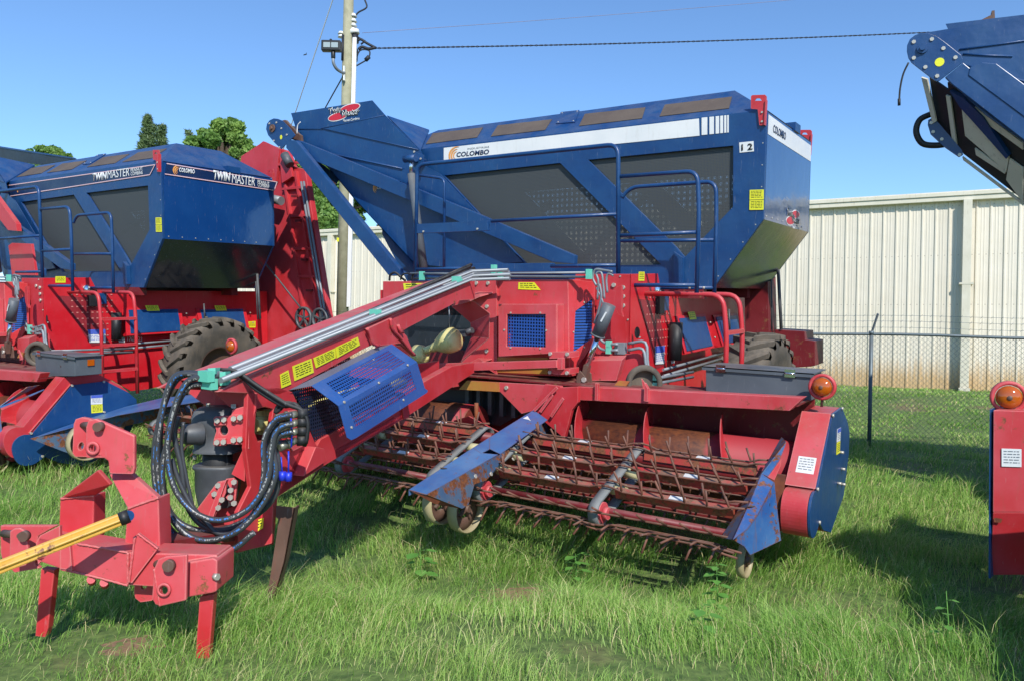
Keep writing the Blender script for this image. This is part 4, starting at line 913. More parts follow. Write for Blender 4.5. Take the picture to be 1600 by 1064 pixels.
c = MB(); c.beam(K.at((731, 800), x=-2.5), V((-2.5, .5, .55)), .03, .1); c.build('wheel_arm', RUSTB, cmb)

# ---- main wheels
def wheel(cx_, cy, cz, r, w, side):
    t = MB(); c = V((cx_, cy, cz)); ax = V((side, 0, 0)); h = w / 2
    t.lathe(c, ax, [(r * .44, -h * .7), (r * .7, -h), (r * .86, -h * .98), (r * .93, -h * .8), (r * .945, -h * .3), (r * .95, 0), (r * .945, h * .3), (r * .93, h * .8), (r * .86, h * .98), (r * .7, h), (r * .44, h * .7)], 64, closed=False)
    nl = 22
    for s_ in (-1, 1):
        for k in range(nl):
            a0 = 2 * math.pi * (k + (.5 if s_ > 0 else 0)) / nl; P = []
            for t_, da, rr in ((0.02, 0, .0), (.55, .10, .0), (1.0, .21, -.02), (1.0, .26, -.1)):
                P.append((t_ * h * s_, a0 + da, rr * r))
            def pt(x, a, rr): return c + V((x, -math.cos(a) * rr, math.sin(a) * rr))
            i0 = len(t.v); wd = .036
            for (x, a, dr_) in P:
                for da in (-wd, wd): t.v.append(pt(x, a + da * 1.25, r * .935 + dr_)); 
                for da in (wd, -wd): t.v.append(pt(x, a + da * .75, r + dr_))
            for j in range(3):
                for q in range(4): t.face([i0 + j * 4 + q, i0 + j * 4 + (q + 1) % 4, i0 + (j + 1) * 4 + (q + 1) % 4, i0 + (j + 1) * 4 + q])
            t.face([i0, i0 + 1, i0 + 2, i0 + 3]); t.face([i0 + 15, i0 + 14, i0 + 13, i0 + 12])
    o = t.build('wheel', TYRE, cmb)
    m_ = MB(); m_.lathe(c, ax, [(r * .46, -h * .7), (r * .46, h * .66), (r * .42, h * .7), (r * .4, h * .3), (r * .2, h * .1), (0, h * .12)], 40); m_.build('rim', RUSTB, o)
    return o
for x_, s_ in ((-1.02, 1), (-6.28, -1)): wheel(x_, 3.62, .70, .86, .5, s_)
m_ = MB(); m_.tube([(-6.2, 3.62, .7), (-1.1, 3.62, .7)], .08, 14); m_.build('axle', RED_SHADE, cmb)

# ---- rear panel, post and pipes
def rear():
    p = MB(); p.plate(tr('J', '1150,400 1312,410 1315,455 1368,462 1368,595 1345,600 1155,610', y=5.0), (0, .5, 0)); p.build('rear_panel', RED_SHADE, cmb, bevel=.006)
    p = MB(); p.plate(tr('J', '985,190 1112,110 1118,445 990,440', y=4.95), (0, .4, 0)); p.build('support_post', RED_SHADE, cmb, bevel=.004)
    p = MB(); p.tube(tr('J', '1168,75 1185,400', y=5.0), .022, 8); p.tube(tr('J', '900,290 905,400', y=4.2), .014, 8); p.tube(tr('J', '1130,100 1135,400', y=5.05), .012, 6); p.build('hydraulic_pipe', IRON, cmb)
rear()
def elevator(par):
    y0 = 5.75; q = lambda *a: [V((x, y0, z)) for x, z in a]
    e = MB(); e.plate(q((-1.9, 4.79), (-1.3, 4.6), (-1.12, 4.3), (-.8, 4.22), (-.76, 4.08), (-.2, 1.55), (-.2, .9), (-2.2, .9), (-2.3, 4.3)), (0, .12, 0)); el = e.build('rear_elevator', RED, par, bevel=.01)
    h = MB(); h.plate([p + V((0, -.02, 0)) for p in q((-2.49, 4.59), (-1.94, 4.77), (-1.85, 4.81), (-1.4, 4.63), (-1.5, 4.05), (-2.65, 4.0))], (0, -.05, 0)); h.build('elevator_hood', RED, el)
    r = MB()
    for z_ in (4.35, 3.9, 3.4, 2.8, 2.3): r.span((-1.5 + (4.6 - z_) * .22, y0 - .06, z_ - .02), (-.92 + (4.3 - z_) * .22, y0, z_ + .02))
    r.beam(V((-1.38, y0 - .03, 4.5)), V((-.75, y0 - .03, 1.3)), .05, .06, (0, 1, 0)); r.beam(V((-1.0, y0 - .03, 4.2)), V((-.42, y0 - .03, 1.5)), .05, .06, (0, 1, 0)); r.plate([V((-1.35, y0 - .1, 4.45)), V((-1.1, y0 - .1, 4.4)), V((-1.02, y0 - .1, 4.1)), V((-1.3, y0 - .1, 4.0))], (0, .05, 0))
    r.build('rib', RED, el)
    for z_ in (3.75, 3.3, 2.6, 2.05): bb = MB(); bb.box((-1.05 + (4.1 - z_) * .22, y0 - .08, z_), (.14, .06, .04)); bb.build('bracket', RED_SHADE, el)
    r = MB()
    for dx in (0, .07): r.tube([V((-.84 + dx, y0 - .05, 4.0)), V((-.3 + dx, y0 - .05, 1.6)), V((-.28 + dx, y0 - .05, 1.2))], .02, 8)
    r.build('hydraulic_pipe', STEEL, el)
    r = MB(); r.tube([V((-1.5, y0 - .2, 3.72)), V((-1.2, y0 - .2, 3.66))], .08, 16); r.build('hydraulic_motor', STEEL, el)
    r = MB(); r.tube([V((-1.2, y0 - .12, 4.5)), V((-1.05, y0 - .12, 4.3))], .08, 12); r.build('bearing', IRON, el)
    for cx, rr in ((-.62, .21), (-.2, .2)):
        r = MB(); cc = V((cx, y0 - .2, 1.55)); r.lathe(cc, (0, 1, 0), [(rr - .04, -.03), (rr, -.03), (rr, .03), (rr - .04, .03)], 28, closed=True)
        for k in range(5):
            a_ = k * 2 * math.pi / 5 + .3; r.beam(cc, cc + V((math.cos(a_), 0, math.sin(a_))) * (rr - .03), .03, .03, (0, 1, 0))
        r.build('drive_pulley', IRON, el)
    r = MB(); r.tube([V((-1.6, y0 - .3, 2.6)), V((-.6, y0 - .3, 1.75))], .015, 6); r.build('stay_rod', IRON, el)

# ---- tool box on the header
def toolbox(fr, parent, ft, fb, sk):
    """ft: front top left/right, fb: front bottom left/right, sk: top rear right, rear left"""
    m_ = MB(); m_.plate([ft[0], ft[1], fb[1], fb[0]], sk[0] - ft[1] - (sk[0] - ft[1]) * .03); b = m_.build('tool_box', GREYBOX, parent, bevel=.004)
    up = Ux * .012; l = MB(); e = (ft[1] - ft[0]).normalized() * .03; fwd = (ft[1] - sk[0]).normalized() * .02
    l.plate([ft[0] - e + up + fwd, ft[1] + e + up + fwd, sk[0] + e + up, sk[1] - e + up], (0, 0, -.01)); l.plate([ft[0] - e + up + fwd, ft[1] + e + up + fwd, ft[1] + e - up * 2 + fwd, ft[0] - e - up * 2 + fwd], -fwd * .3); l.build('lid', GREYBOX, b)
    for t in (.16, .82):
        q = ft[0].lerp(ft[1], t) + fwd * 1.25; h = MB(); h.box(q - Ux * .0, (.09, .008, .07)); h.tube([q - Rx * .045 - BY * .006, q + Rx * .045 - BY * .006], .008, 8); h.build('hinge', CHROME, b)
    return b
ft = tr('J', '775,606 1345,640', y=1.5); fb = tr('J', '775,745 1345,785', y=1.5); zt_ = (ft[0].z + ft[1].z) / 2
for v in ft: v.z = zt_
sk = [ft[1] + V((.0, .45, 0)), ft[0] + V((0, .45, 0))]
toolbox(K, cmb, ft, fb, sk)

# ---- drawbar
PB = V((-2.33, -2.4, 0)); PF = V((-3.37, 1.5, 0)); dd = (PF - PB).normalized(); nD = V((dd.y, -dd.x, 0)); plD = (PB, nD)
D_ = lambda k, t, off=0.: [K.at(q, pl=(PB + nD * off, nD)) for q in px(k, t)]
def drawbar():
    up_ = D_('O', '340,612 372,594 400,586 573,508 611,492 716,446 742,436 742,468 719,470 621,521 567,546 454,609 436,616')
    m_ = MB(); m_.plate(up_, -nD * .05); m_.plate([p - nD * .42 for p in up_], -nD * .02)
    m_.plate([up_[1], up_[5], up_[5] - nD * .44, up_[1] - nD * .44], (0, 0, -.02))
    db = m_.build('drawbar', RED_PALE, cmb, bevel=.004)
    # front web plate with the oval opening
    fp = D_('O', '388,604 436,605 457,612 493,692 512,722 434,776 428,850 372,862 372,800 392,760 384,700'); hl = D_('I', '600,262 650,250 690,262 680,330 665,420 610,432 592,380')
    m_ = MB(); m_.plate(fp, -nD * .03, [hl]); m_.plate([p - nD * .4 - dd * -.25 for p in fp], -nD * .03); m_.build('web_plate', RED, db, bevel=.004)
    m_ = MB(); lo = D_('O', '434,776 512,724 634,652 741,582 741,566 706,572 501,686 495,697 470,700'); m_.plate(lo, -nD * .08); m_.plate([p - nD * .4 for p in lo], -nD * .04)
    m_.build('lower_rail', RED, db, bevel=.004)
    m_ = MB(); q = D_('N', '415,965 470,975 492,1064 330,1170', .08); m_.plate([q[0], q[1], q[2], q[3]], -nD * .1); m_.build('pocket', RED, db, bevel=.004)
    # inside: far web and driveline guard
    m_ = MB(); m_.plate([p - nD * .36 for p in D_('O', '436,612 567,545 608,526 608,640 501,690')], -nD * .004, uvo=dd); m_.build('far_guard', PERFD, db)
    m_ = MB(); m_.plate([p + nD * .004 for p in D_('G', '395,330 690,163 690,200 560,270 400,368')], -nD * .003, uvo=dd); m_.build('lower_guard', PERFR, db)
    m_ = MB(); m_.plate([p - nD * .02 for p in D_('N', '235,570 560,580 610,700 620,840 420,925 380,800 300,620')], -nD * .003, uvo=dd); m_.build('inner_guard', PERFD, db)
    m_ = MB(); a, b = D_('N', '330,690 1010,520', -.18); m_.tube([a, b], .055, 16); m_.build('shaft_guard', PTO, db)
    m_ = MB(); a, b = D_('N', '400,760 900,600', -.12); m_.tube([a, b], .09, 16); m_.build('shaft_tunnel', DARKS, db)
    # the swung-open blue guard: top sheet, folded front sheet
    A = D_('N', '385,540 940,255 1110,375 570,690', .0)
    A = [A[0] + nD * .02, A[1] + nD * .02, A[2] + nD * .26, A[3] + nD * .26]
    def reproj(P, k, t, off):
        return D_(k, t, off)
    top = [*D_('N', '385,540 940,255', .03), *D_('N', '1115,378 572,680', .27)]
    nn = nrm3(top[0], top[1], top[2]); nn = nn if nn.z > 0 else -nn; pt = (top[0], nn); gt = lambda t: [K.at(q, pl=pt) for q in px('N', t)]
    t2 = gt('385,540 940,255 1115,378 572,680'); ht = gt('482,524 910,297 1032,382 605,625')
    m_ = MB(); m_.plate(t2, -nn * .004, [ht])
    q = gt('1115,378 572,680'); r_ = (px('N', '1190,575 650,915'))
    nv = V((nD.x, nD.y, .25)).normalized(); pv = (q[0], (nv - dd * nv.dot(dd)).normalized())
    e_ = q[1] - q[0]; n2 = e_.cross(V((0, 0, 1))).normalized(); n2 = n2 if n2.x > 0 else -n2; n2 = (n2 + V((0, 0, .18))).normalized(); n2 = (n2 - e_.normalized() * n2.dot(e_.normalized())).normalized(); pv = (q[0], n2)
    gv = lambda t: [K.at(x, pl=pv) for x in px('N', t)]
    f2 = gv('572,680 1115,378 1170,560 1192,575 1185,590 690,905 660,918 632,900'); h2 = gv('642,680 1068,430 1112,572 692,838')
    m_.plate(f2, -n2 * .004, [h2]); gd = m_.build('guard', paint('guard_blue_paint', '1f4c8e', '2a589a', '3c4c68', rough=.4, dirtamt=.35, dust=.15), db)
    m_ = MB(); m_.plate([p - nn * .001 for p in ht], -nn * .002, uvo=(top[1] - top[0])); m_.plate([p - n2 * .001 for p in h2], -n2 * .002, uvo=e_); m_.build('guard_mesh', PERFB, gd)
    m_ = MB(); fl = D_('N', '235,568 800,290 940,255', .02); m_.plate([fl[0], fl[1], gt('940,255')[0], gt('385,540')[0]], (0, 0, -.004)); m_.build('hinge_sheet', STEEL if False else paint('dull_grey_sheet', '6c6a78', '7c7a86', '6a4a50', rough=.45, dirtamt=.6), gd)
    bolts(gd, [*gv('610,655 850,522 1050,400'), *gv('660,830 1020,640')], n2, .01, .006)
    # labels on the rail
    for i, t in enumerate(('162,465 218,435 238,530 172,558', '247,408 378,355 395,450 262,508', '392,352 545,282 548,350 410,420', '548,278 700,207 715,262 555,352')):
        sticker('warning_label', [p + nD * .003 for p in D_('N', t)], nD, db, lines=5)
    # knee brackets
    m_ = MB(); 
    m_.plate([p + nD * .0 for p in D_('N', '770,150 800,200 830,270 1000,250 1100,340 1045,200 1000,150 935,75', .03)], -nD * .03); m_.build('knee_bracket', RED_PALE, db, bevel=.004)
    m_ = MB(); m_.tube(D_('N', '770,148 790,190 810,250 850,270', .04), .012, 8, smooth=4); m_.tube(D_('N', '930,80 945,150 1000,210 1060,290 1100,330', .045), .012, 8, smooth=4); m_.tube(D_('N', '985,125 1000,170 1020,175', .05), .012, 8); m_.build('weld_rib', RED_PALE, db)
    m_ = MB(); m_.plate([p + nD * .02 for p in D_('N', '1000,690 1040,660 1045,760 1010,775')], -nD * .05); m_.plate([p + nD * .0 for p in D_('V', '130,435 180,400 190,480 150,505')], -nD * .04); m_.build('catch', RED, db)
    # yellow drive shaft with cones
    ym = 1.3
    s = MB(); pa, pb = tr('F', '265,500 500,395', y=ym); 
    pp = tr('F', '270,500 300,488 340,470 400,445 440,430', y=ym); s.tube([pp[0], pp[4]], .045, 16)
    ds = s.build('driveshaft', PTO, cmb); ax = (pp[4] - pp[0]).normalized()
    cc = tr('F', '345,480', y=ym)[0]; s = MB(); s.lathe(cc, ax, [(.05, -.02), (.10, -.05), (.135, -.13), (.128, -.13), (.09, -.045), (.05, -.005)], 26, closed=True); s.build('guard_cone', PTO, ds)
    cc = tr('F', '395,450', y=ym)[0]; s = MB(); s.lathe(cc, ax, [(.055, -.06), (.06, .0), (.085, .03), (.09, .05), (.10, .06), (.125, .12), (.13, .14), (.136, .15), (.14, .2), (.135, .27), (.1, .3), (.0, .31)], 26); s.build('guard_cone', PTO, ds)
    cc = tr('F', '505,398', y=ym + .25)[0]; s = MB(); s.tube([cc - ax * .05, cc + ax * .2], .035, 12); s.box(cc, (.10, .07, .13)); s.box(cc + ax * .1, (.07, .12, .08)); s.build('yoke', IRON, ds)
    s = MB(); s.tube(tr('F', '452,245 455,300 455,380', y=ym), .007, 6); s.build('chain', STEEL, ds)
    # steel pipes and black conduits along the top
    tops = [('345,594 735,437', .018, .02), ('352,588 738,431', .018, -.06), ('360,577 736,424', .02, -.15), ('356,580 740,427', .014, -.22)]
    pr = MB()
    for t, r_, off in tops:
        a, b = D_('O', t, off); e1 = K.at(px('F', '720,95')[0], y=1.3) if False else b + V((.25, .0, .0)); pr.tube([a, b, b + V((.45, .05, .01))], r_, 10)
    pr.build('hydraulic_pipe', STEEL, db)
    pr = MB()
    for t, r_, off in (('372,580 560,500 740,420', .024, -.30), ('365,586 550,498 736,414', .02, -.36), ('420,556 560,494 735,417', .016, -.25)): pr.tube(D_('O', t, off), r_, 8, smooth=4)
    pr.build('conduit', BLACK, db)
    pr = MB()
    for t in ('336,588', '341,600', '597,490', '599,495', '722,437', '724,441'): pr.box(D_('O', t, .0)[0] - nD * .06, (.09, .045, .06))
    pr.build('pipe_clamp', CYAN, db)
    return db
db = drawbar()

# ---- things at the front end: gearbox, hose bundle, stand, hitch
def WY(k, t, Y): return [K.onY(q, Y, K) for q in px(k, t)]
def front_end():
    Y = 4.62; g = lambda t, y=Y: WY('I', t, y)
    dep = K.Mt @ V((0, 1, 0)); rt = K.Mt @ V((1, 0, 0)); up = K.Mt @ V((0, 0, 1))
    # gearbox: squarish cast body with cap, flange, neck and lower housing
    m_ = MB(); c = g('350,380')[0] + dep * .16
    def loft(rings, seg=28, n_=4.):
        i0 = len(m_.v)
        for (cx, cz, rx, ry) in rings:
            for k in range(seg):
                a = 2 * math.pi * k / seg; x = abs(math.cos(a)) ** (2 / n_) * math.copysign(1, math.cos(a)); y = abs(math.sin(a)) ** (2 / n_) * math.copysign(1, math.sin(a))
                m_.v.append(c + rt * (cx + x * rx) + dep * (y * ry) + up * cz)
        for i in range(len(rings) - 1):
            for k in range(seg): k2 = (k + 1) % seg; m_.face([i0 + i * seg + k, i0 + i * seg + k2, i0 + (i + 1) * seg + k2, i0 + (i + 1) * seg + k], None, True)
        m_.face([i0 + (len(rings) - 1) * seg + k for k in range(seg)])
    s = 1 / 3.327 / FP * Y       # metres per zoom pixel
    z_ = lambda v: (380 - v) * s
    loft([(0, z_(502), 112 * s, .13), (0, z_(488), 112 * s, .13), (-8 * s, z_(478), 98 * s, .12), (-5 * s, z_(400), 112 * s, .14), (-5 * s, z_(320), 114 * s, .14), (0, z_(280), 108 * s, .13), (5 * s, z_(262), 90 * s, .1), (5 * s, z_(256), 60 * s, .07)])
    gb = m_.build('gearbox', IRON, cmb)
    m_ = MB(); m_.lathe(g('262,392')[0] - rt * .0, (rt * -.75 - dep * .65), [(0, .05), (.05, .05), (.062, .03), (.066, -.06)], 24); m_.build('bearing_cap', IRON, gb)
    m_ = MB(); loft([(0, z_(572), 80 * s, .08), (0, z_(500), 78 * s, .08)], n_=2.); m_.build('neck', BLACK, gb)
    m_ = MB(); loft([(5 * s, z_(790), 90 * s, .1), (5 * s, z_(700), 108 * s, .12), (5 * s, z_(600), 112 * s, .12), (0, z_(585), 118 * s, .13), (0, z_(570), 115 * s, .13)], n_=3.); m_.build('lower_housing', IRON, gb)
    bolts(gb, g('350,248 280,520 350,520', Y + .1), up, .012, .02)
    # bolted mounting plates
    m_ = MB(); m_.plate(g('376,315 385,300 470,295 475,265 560,240 562,470 520,440 375,448 378,420 392,375', Y - .02), dep * .02, [ellipse(g('432,372', Y - .02)[0], rt, up, .025, .03, 0, 14)]); mp = m_.build('mounting_plate', RED_PALE, cmb, bevel=.003)
    m_ = MB()
    for t in ('378,305 440,302 442,345 380,348', '468,290 525,288 527,330 470,333', '378,415 440,412 442,452 380,455', '468,405 525,403 527,445 470,448'): m_.plate(g(t, Y - .04), dep * .02)
    m_.build('mounting_pad', RED_PALE, mp, bevel=.004)
    bolts(mp, g('400,321 434,316 485,311 518,305 398,434 432,432 484,423 517,419', Y - .045), -dep, .017, .014)
    m_ = MB(); m_.plate(g('285,790 390,650 400,640 445,630 440,700 380,830 300,870', Y - .05), dep * .02); m_.plate(g('440,625 480,620 500,640 490,745 480,770 440,720 470,690', Y - .03), dep * .02); m_.plate(g('345,830 415,640 445,630 375,830', Y - .07), dep * .05)
    m2 = m_.build('mounting_plate', RED_PALE, cmb, bevel=.003); bolts(m2, g('404,658 385,702 487,640 470,682 468,720 487,750 424,732 405,773', Y - .06), -dep, .017, .014)
    m_ = MB(); m_.plate(g('540,640 545,470 590,290 600,250 600,180 560,160 560,240 530,470 470,600', Y + .02), dep * .03); m_.plate(g('270,120 370,90 390,250 330,240 250,180', Y + .35), dep * .05)
    m_.plate(g('380,165 560,150 590,180 590,300 470,300 380,290', Y + .25), dep * .03); m_.plate(g('375,170 480,270 560,235 590,165 440,150', Y + .12), dep * .02); m_.build('nose_frame', RED, cmb, bevel=.003)
    m_ = MB(); m_.plate(g('300,760 600,760 690,740 680,960 500,1010 300,900', Y + .12), dep * .03); m_.plate(g('95,900 170,910 180,1000 105,1000', Y + .1), dep * .04); nf = m_.build('lower_plate', RED, cmb, bevel=.003)
    sticker('warning_label', g('570,850 640,825 635,880 570,922', Y + .1), -dep, nf, lines=3)
    sticker('maker_label', g('470,238 495,235 495,258 470,258', Y + .1), -dep, nf, WHITE, 2)
    # yoke seen in the opening
    m_ = MB(); c3 = D_('I', '635,330', -.12)[0]; m_.tube([c3 - dd * .1, c3 + dd * .25], .05, 12); m_.box(c3 - up * .05, (.14, .05, .05)); m_.box(c3 + up * .05, (.05, .14, .06)); m_.build('yoke', PTO, cmb)
    # hose bundle
    hb = bpy.data.objects.new('hose_bundle', None); COL.objects.link(hb); hb.parent = cmb
    H = [('325,88 210,80 150,140 108,300 85,500 108,720 200,880 330,945 480,905 600,780 640,600 640,430 700,318 790,290', 4.40, .019),
         ('325,92 245,118 185,225 142,400 145,560 190,700 290,805 420,838 560,780 655,640 680,480 700,390 740,352 790,338', 4.34, .02),
         ('325,130 250,148 190,240 150,400 112,560 130,760 230,905 360,943 520,885 640,745 702,600 690,470 720,402 790,378', 4.37, .019),
         ('318,78 200,98 128,220 78,420 72,620 120,830 220,950 340,1008 480,988 588,902', 4.43, .02),
         ('222,330 212,460 238,620 275,785', 4.46, .012), ('195,300 175,400 210,560 240,760 330,872 460,885 620,800 705,690 715,540 702,450 770,432', 4.46, .019),
         ('322,74 180,90 118,240 100,420 110,600 150,790 260,880 420,888 590,810 660,690 672,560 660,430 705,345 770,300', 4.48, .019),
         ('160,520 200,640 262,760 330,840 400,905 500,905', 4.44, .017), ('135,880 170,940 270,1000 400,985', 4.46, .018)]
    for t, y, r_ in H:
        MB().tube(WY('I', t, y), r_ * .86, 12, smooth=7).build('hose', HOSE, hb)
    m_ = MB(); m_.tube(WY('I', '415,58 500,70 620,150 750,232 838,270 868,340 858,440', 4.5), .013, 8, smooth=6); m_.tube(WY('I', '425,62 510,85 600,160 740,245 800,235 850,300 865,400 850,455', 4.52), .012, 8, smooth=6); m_.tube(WY('I', '560,120 640,165 740,230 700,280 720,240 780,232 850,280', 4.55), .012, 8, smooth=6); m_.build('cable', BLACK, hb)
    # couplings at both ends of the hoses
    m_ = MB()
    for a, b in (('700,310', '810,288'), ('730,355', '812,332'), ('735,395', '812,378'), ('720,462', '805,425')):
        p, q = WY('I', a, 4.42)[0], WY('I', b, 4.5)[0]; m_.tube([p, p.lerp(q, .45)], .023, 12); m_.tube([p.lerp(q, .45), p.lerp(q, .6)], .03, 6); m_.tube([p.lerp(q, .6), q], .022, 12)
    m_.build('coupling', paint('coupling_metal', '8a8a7c', '9c9a88', '5c5848', rough=.4, metal=.6, dirtamt=.6, bump=0), hb)
    m_ = MB()
    for b in ('815,288', '815,332', '815,378', '812,425'): 
        q = WY('I', b, 4.5)[0]; m_.tube([q, q + rt * .05 + dep * .02], .032, 12)
    m_.build('cap', BLACK, hb)
    m_ = MB()
    for a, b, y in (('312,85', '400,82', 4.42), ('312,128', '400,122', 4.42)):
        p, q = WY('I', a, y)[0], WY('I', b, y + .05)[0]; m_.tube([p, q], .028, 12); m_.tube([p.lerp(q, .3), p.lerp(q, .6)], .036, 6); m_.tube([q, q + (q - p) * .8 + dep * .1], .02, 10)
    m_.build('coupling', STEEL, hb)
    m_ = MB(); m_.plate(WY('I', '410,70 440,68 442,138 412,140', 4.4), dep * .08); m_.plate(WY('I', '348,50 388,48 388,80 350,80', 4.42), dep * .08); m_.build('pipe_clamp', CYAN, hb)
    m_ = MB(); m_.tube(WY('I', '780,300 785,400 782,460', 4.4), .005, 6); m_.tube(WY('I', '768,480 768,590', 4.4), .005, 6); m_.tube(WY('I', '730,510 735,590', 4.42), .004, 6)
    for t in ('768,608', '736,604'): q = WY('I', t, 4.4)[0]; m_.tube([q + up * .02, q - up * .03], .02, 10)
    m_.build('cap_cord', DBLUE, hb)
    m_ = MB(); q = D_('I', '800,260 850,290 860,440 800,500 790,300', .05); m_.plate(D_('I', '770,270 850,260 862,350 850,450 790,480 760,400', .03), -nD * .01); m_.build('coupling_plate', RED_PALE, hb)
    # rusty parking stand
    m_ = MB(); a, b = WY('C', '1425,300', 4.75)[0], WY('C', '1372,745', 4.75)[0]
    m_.plate(WY('C', '1380,288 1476,298 1428,560 1372,760 1335,745 1388,400 1392,352 1380,345', 4.75), dep * .012); m_.plate([p for p in WY('C', '1476,298 1428,560 1372,760', 4.75)] + [p + dep * .09 + rt * .0 for p in WY('C', '1372,760 1428,560 1476,298', 4.75)], rt * -.01)
    m_.build('parking_stand', RUSTB, cmb)
front_end()

def hitch():
    Y = 3.88; dep = K.Mt @ V((0, 1, 0)); rt = K.Mt @ V((1, 0, 0)); up = K.Mt @ V((0, 0, 1)); c = lambda t, y=Y: WY('C', t, y)
    m_ = MB(); m_.plate(c('190,440 385,475 640,520 640,684 470,640 300,602 175,560'), dep * .2); h = m_.build('hitch_frame', RED_PALE, cmb, bevel=.008)
    # right box end and cheek plates
    m_ = MB(); m_.plate(c('905,575 1062,548 1086,560 1083,715 1065,722 908,750', Y - .03), dep * .24); m_.plate(c('640,520 1085,532 1085,560 905,590 905,700 640,684'), dep * .2); m_.build('box_end', RED_PALE, h, bevel=.008)
    for t, y in (('770,600 790,555 830,540 935,532 930,760 800,790 775,780 758,750', Y - .12), ('682,560 700,535 730,525 790,525 790,600 778,740 760,762 700,770 675,750 668,720', Y + .1)):
        o = c(t, y); hl = [ellipse(c('822,705' if y < Y else '720,680', y)[0], rt, up, .017, .028, -.3, 14)]
        MB().plate(o, dep * .022, hl).build('clevis_plate', RED_PALE, h, bevel=.006)
    m_ = MB(); a = c('838,590', Y - .16)[0]; m_.tube([a, a + dep * .03], .028, 16); m_.tube([a + dep * .02, c('745,572', Y + .13)[0]], .022, 12); m_.build('pin', RUSTB, h)
    m_ = MB(); m_.lathe(c('822,705', Y - .125)[0], -dep, [(.034, 0), (.034, .012), (.022, .012), (.022, 0)], 18, closed=True); m_.build('bushing', RED_PALE, h)
    # left cheek
    m_ = MB(); m_.plate(c('0,385 285,385 190,440 175,580 200,600 70,622 10,560 0,520', Y + .12), dep * .03); m_.plate(c('48,415 70,400 100,398 130,415 140,500 130,585 70,600 45,570', Y - .02), dep * .022); m_.build('left_cheek', RED_PALE, h, bevel=.006)
    m_ = MB(); a = c('112,442', Y - .05)[0]; m_.tube([a, a + dep * .03], .026, 16); m_.tube([a + dep * .02, c('20,425', Y + .1)[0]], .02, 12); m_.build('pin', RUSTB, h)
    # uprights: bent solid bars
    yb = Y + .14
    def bar(low, bend, top, dt=.12, lean=-.16):
        m_ = MB(); m_.plate([*c(bend, yb), *c(low, yb)[::-1]] if False else [*c(bend, yb), *c(low, yb)], dep * dt)
        b0, b1 = c(bend, yb); t0, t1 = c(top, yb + lean); m_.plate([b0, b1, t1, t0], (dep * dt + up * .0) * .28); return m_
    m_ = bar('466,455 440,475 292,452', '300,250 470,236', '488,108 552,180'); m_.build('upright', RED, h, bevel=.006)
    m_ = bar('800,505 640,675 618,672 625,440', '638,300 792,246', '545,130 652,122', .14, .10); m_.build('upright', RED_PALE, h, bevel=.006)
    m_ = MB(); m_.plate(c('672,440 690,425 790,500 660,672 640,672', Y - .02), dep * .02); m_.plate(c('300,600 300,500 350,480 360,612', Y - .02), dep * .02); m_.plate(c('180,470 200,435 300,385 300,470 190,580', Y + .0), dep * .02); m_.build('gusset', RED_PALE, h)
    # mast head plates
    b = lambda t, y: WY('B', t, y)
    for t, y in (('428,790 440,755 480,748 520,765 672,832 672,1000 665,1025 545,1022 540,960 520,945 428,945', Y + .16), ('368,775 378,750 410,740 450,748 480,760 480,940 375,938 362,920', Y + .32)):
        hl = [ellipse(b('466,895' if y < Y + .2 else '405,885', y)[0], rt, up, .014, .022, -.3, 14)]
        MB().plate(b(t, y), dep * .03, hl).build('mast_plate', RED_PALE, h, bevel=.008)
    m_ = MB(); a = b('484,790', Y + .12)[0]; m_.tube([a, a + dep * .05], .024, 16); m_.tube([a + dep * .03, b('415,780', Y + .34)[0]], .02, 12); m_.build('pin', RUSTB, h)
    m_ = MB(); m_.lathe(b('466,895', Y + .155)[0], -dep, [(.036, 0), (.036, .01), (.02, .01), (.02, 0)], 18, closed=True); m_.build('bushing', RED_PALE, h)
    # legs
    m_ = MB(); m_.plate(c('205,600 272,608 240,900 225,945 176,938', Y + .1), dep * .05); m_.build('hitch_leg', RED, h, bevel=.005)
    m_ = MB(); m_.plate(c('998,742 1070,728 1045,1040 1040,1075 975,1072', Y + .05), dep * .05); m_.build('hitch_leg', RED, h, bevel=.005)
    bolts(h, c('1075,640', Y - .03), (rt - dep * .5), .018, .02)
    m_ = MB(); m_.tube([c('455,655', Y)[0], c('460,668', Y + .2)[0]], .02, 12); m_.tube([c('520,670', Y)[0], c('525,685', Y + .2)[0]], .02, 12); m_.build('stub', RED, h)
    for t, y in (('640,522 640,682', Y - .004), ('905,590 908,748', Y - .034), ('302,603 470,641 640,685', Y - .004), ('690,427 790,502', Y - .022), ('302,251 470,237', yb - .004), ('638,301 792,247', Y + .136), ('674,442 645,670', Y - .024), ('385,476 640,521', Y - .004), ('770,602 800,788', Y - .118)):
        P = c(t, y); Q = []
        for a, b2 in zip(P[:-1], P[1:]):
            k_ = max(3, int((b2 - a).length / .008)); Q += [a.lerp(b2, i / k_) + up * random.uniform(-.0012, .0012) for i in range(k_)]
        m_ = MB(); m_.tube(Q + [P[-1]], [random.uniform(.0045, .0075) for _ in range(len(Q) + 1)], 6); m_.build('weld_bead', RED_PALE, h)
    # pivot between hitch and gearbox
    m_ = MB(); q0 = c('560,520', Y + .2)[0]; q1 = WY('I', '480,900', Y + .75)[0]; m_.beam(q0, q1, .16, .06); m_.build('pivot_plate', RED_SHADE, h)
hitch()

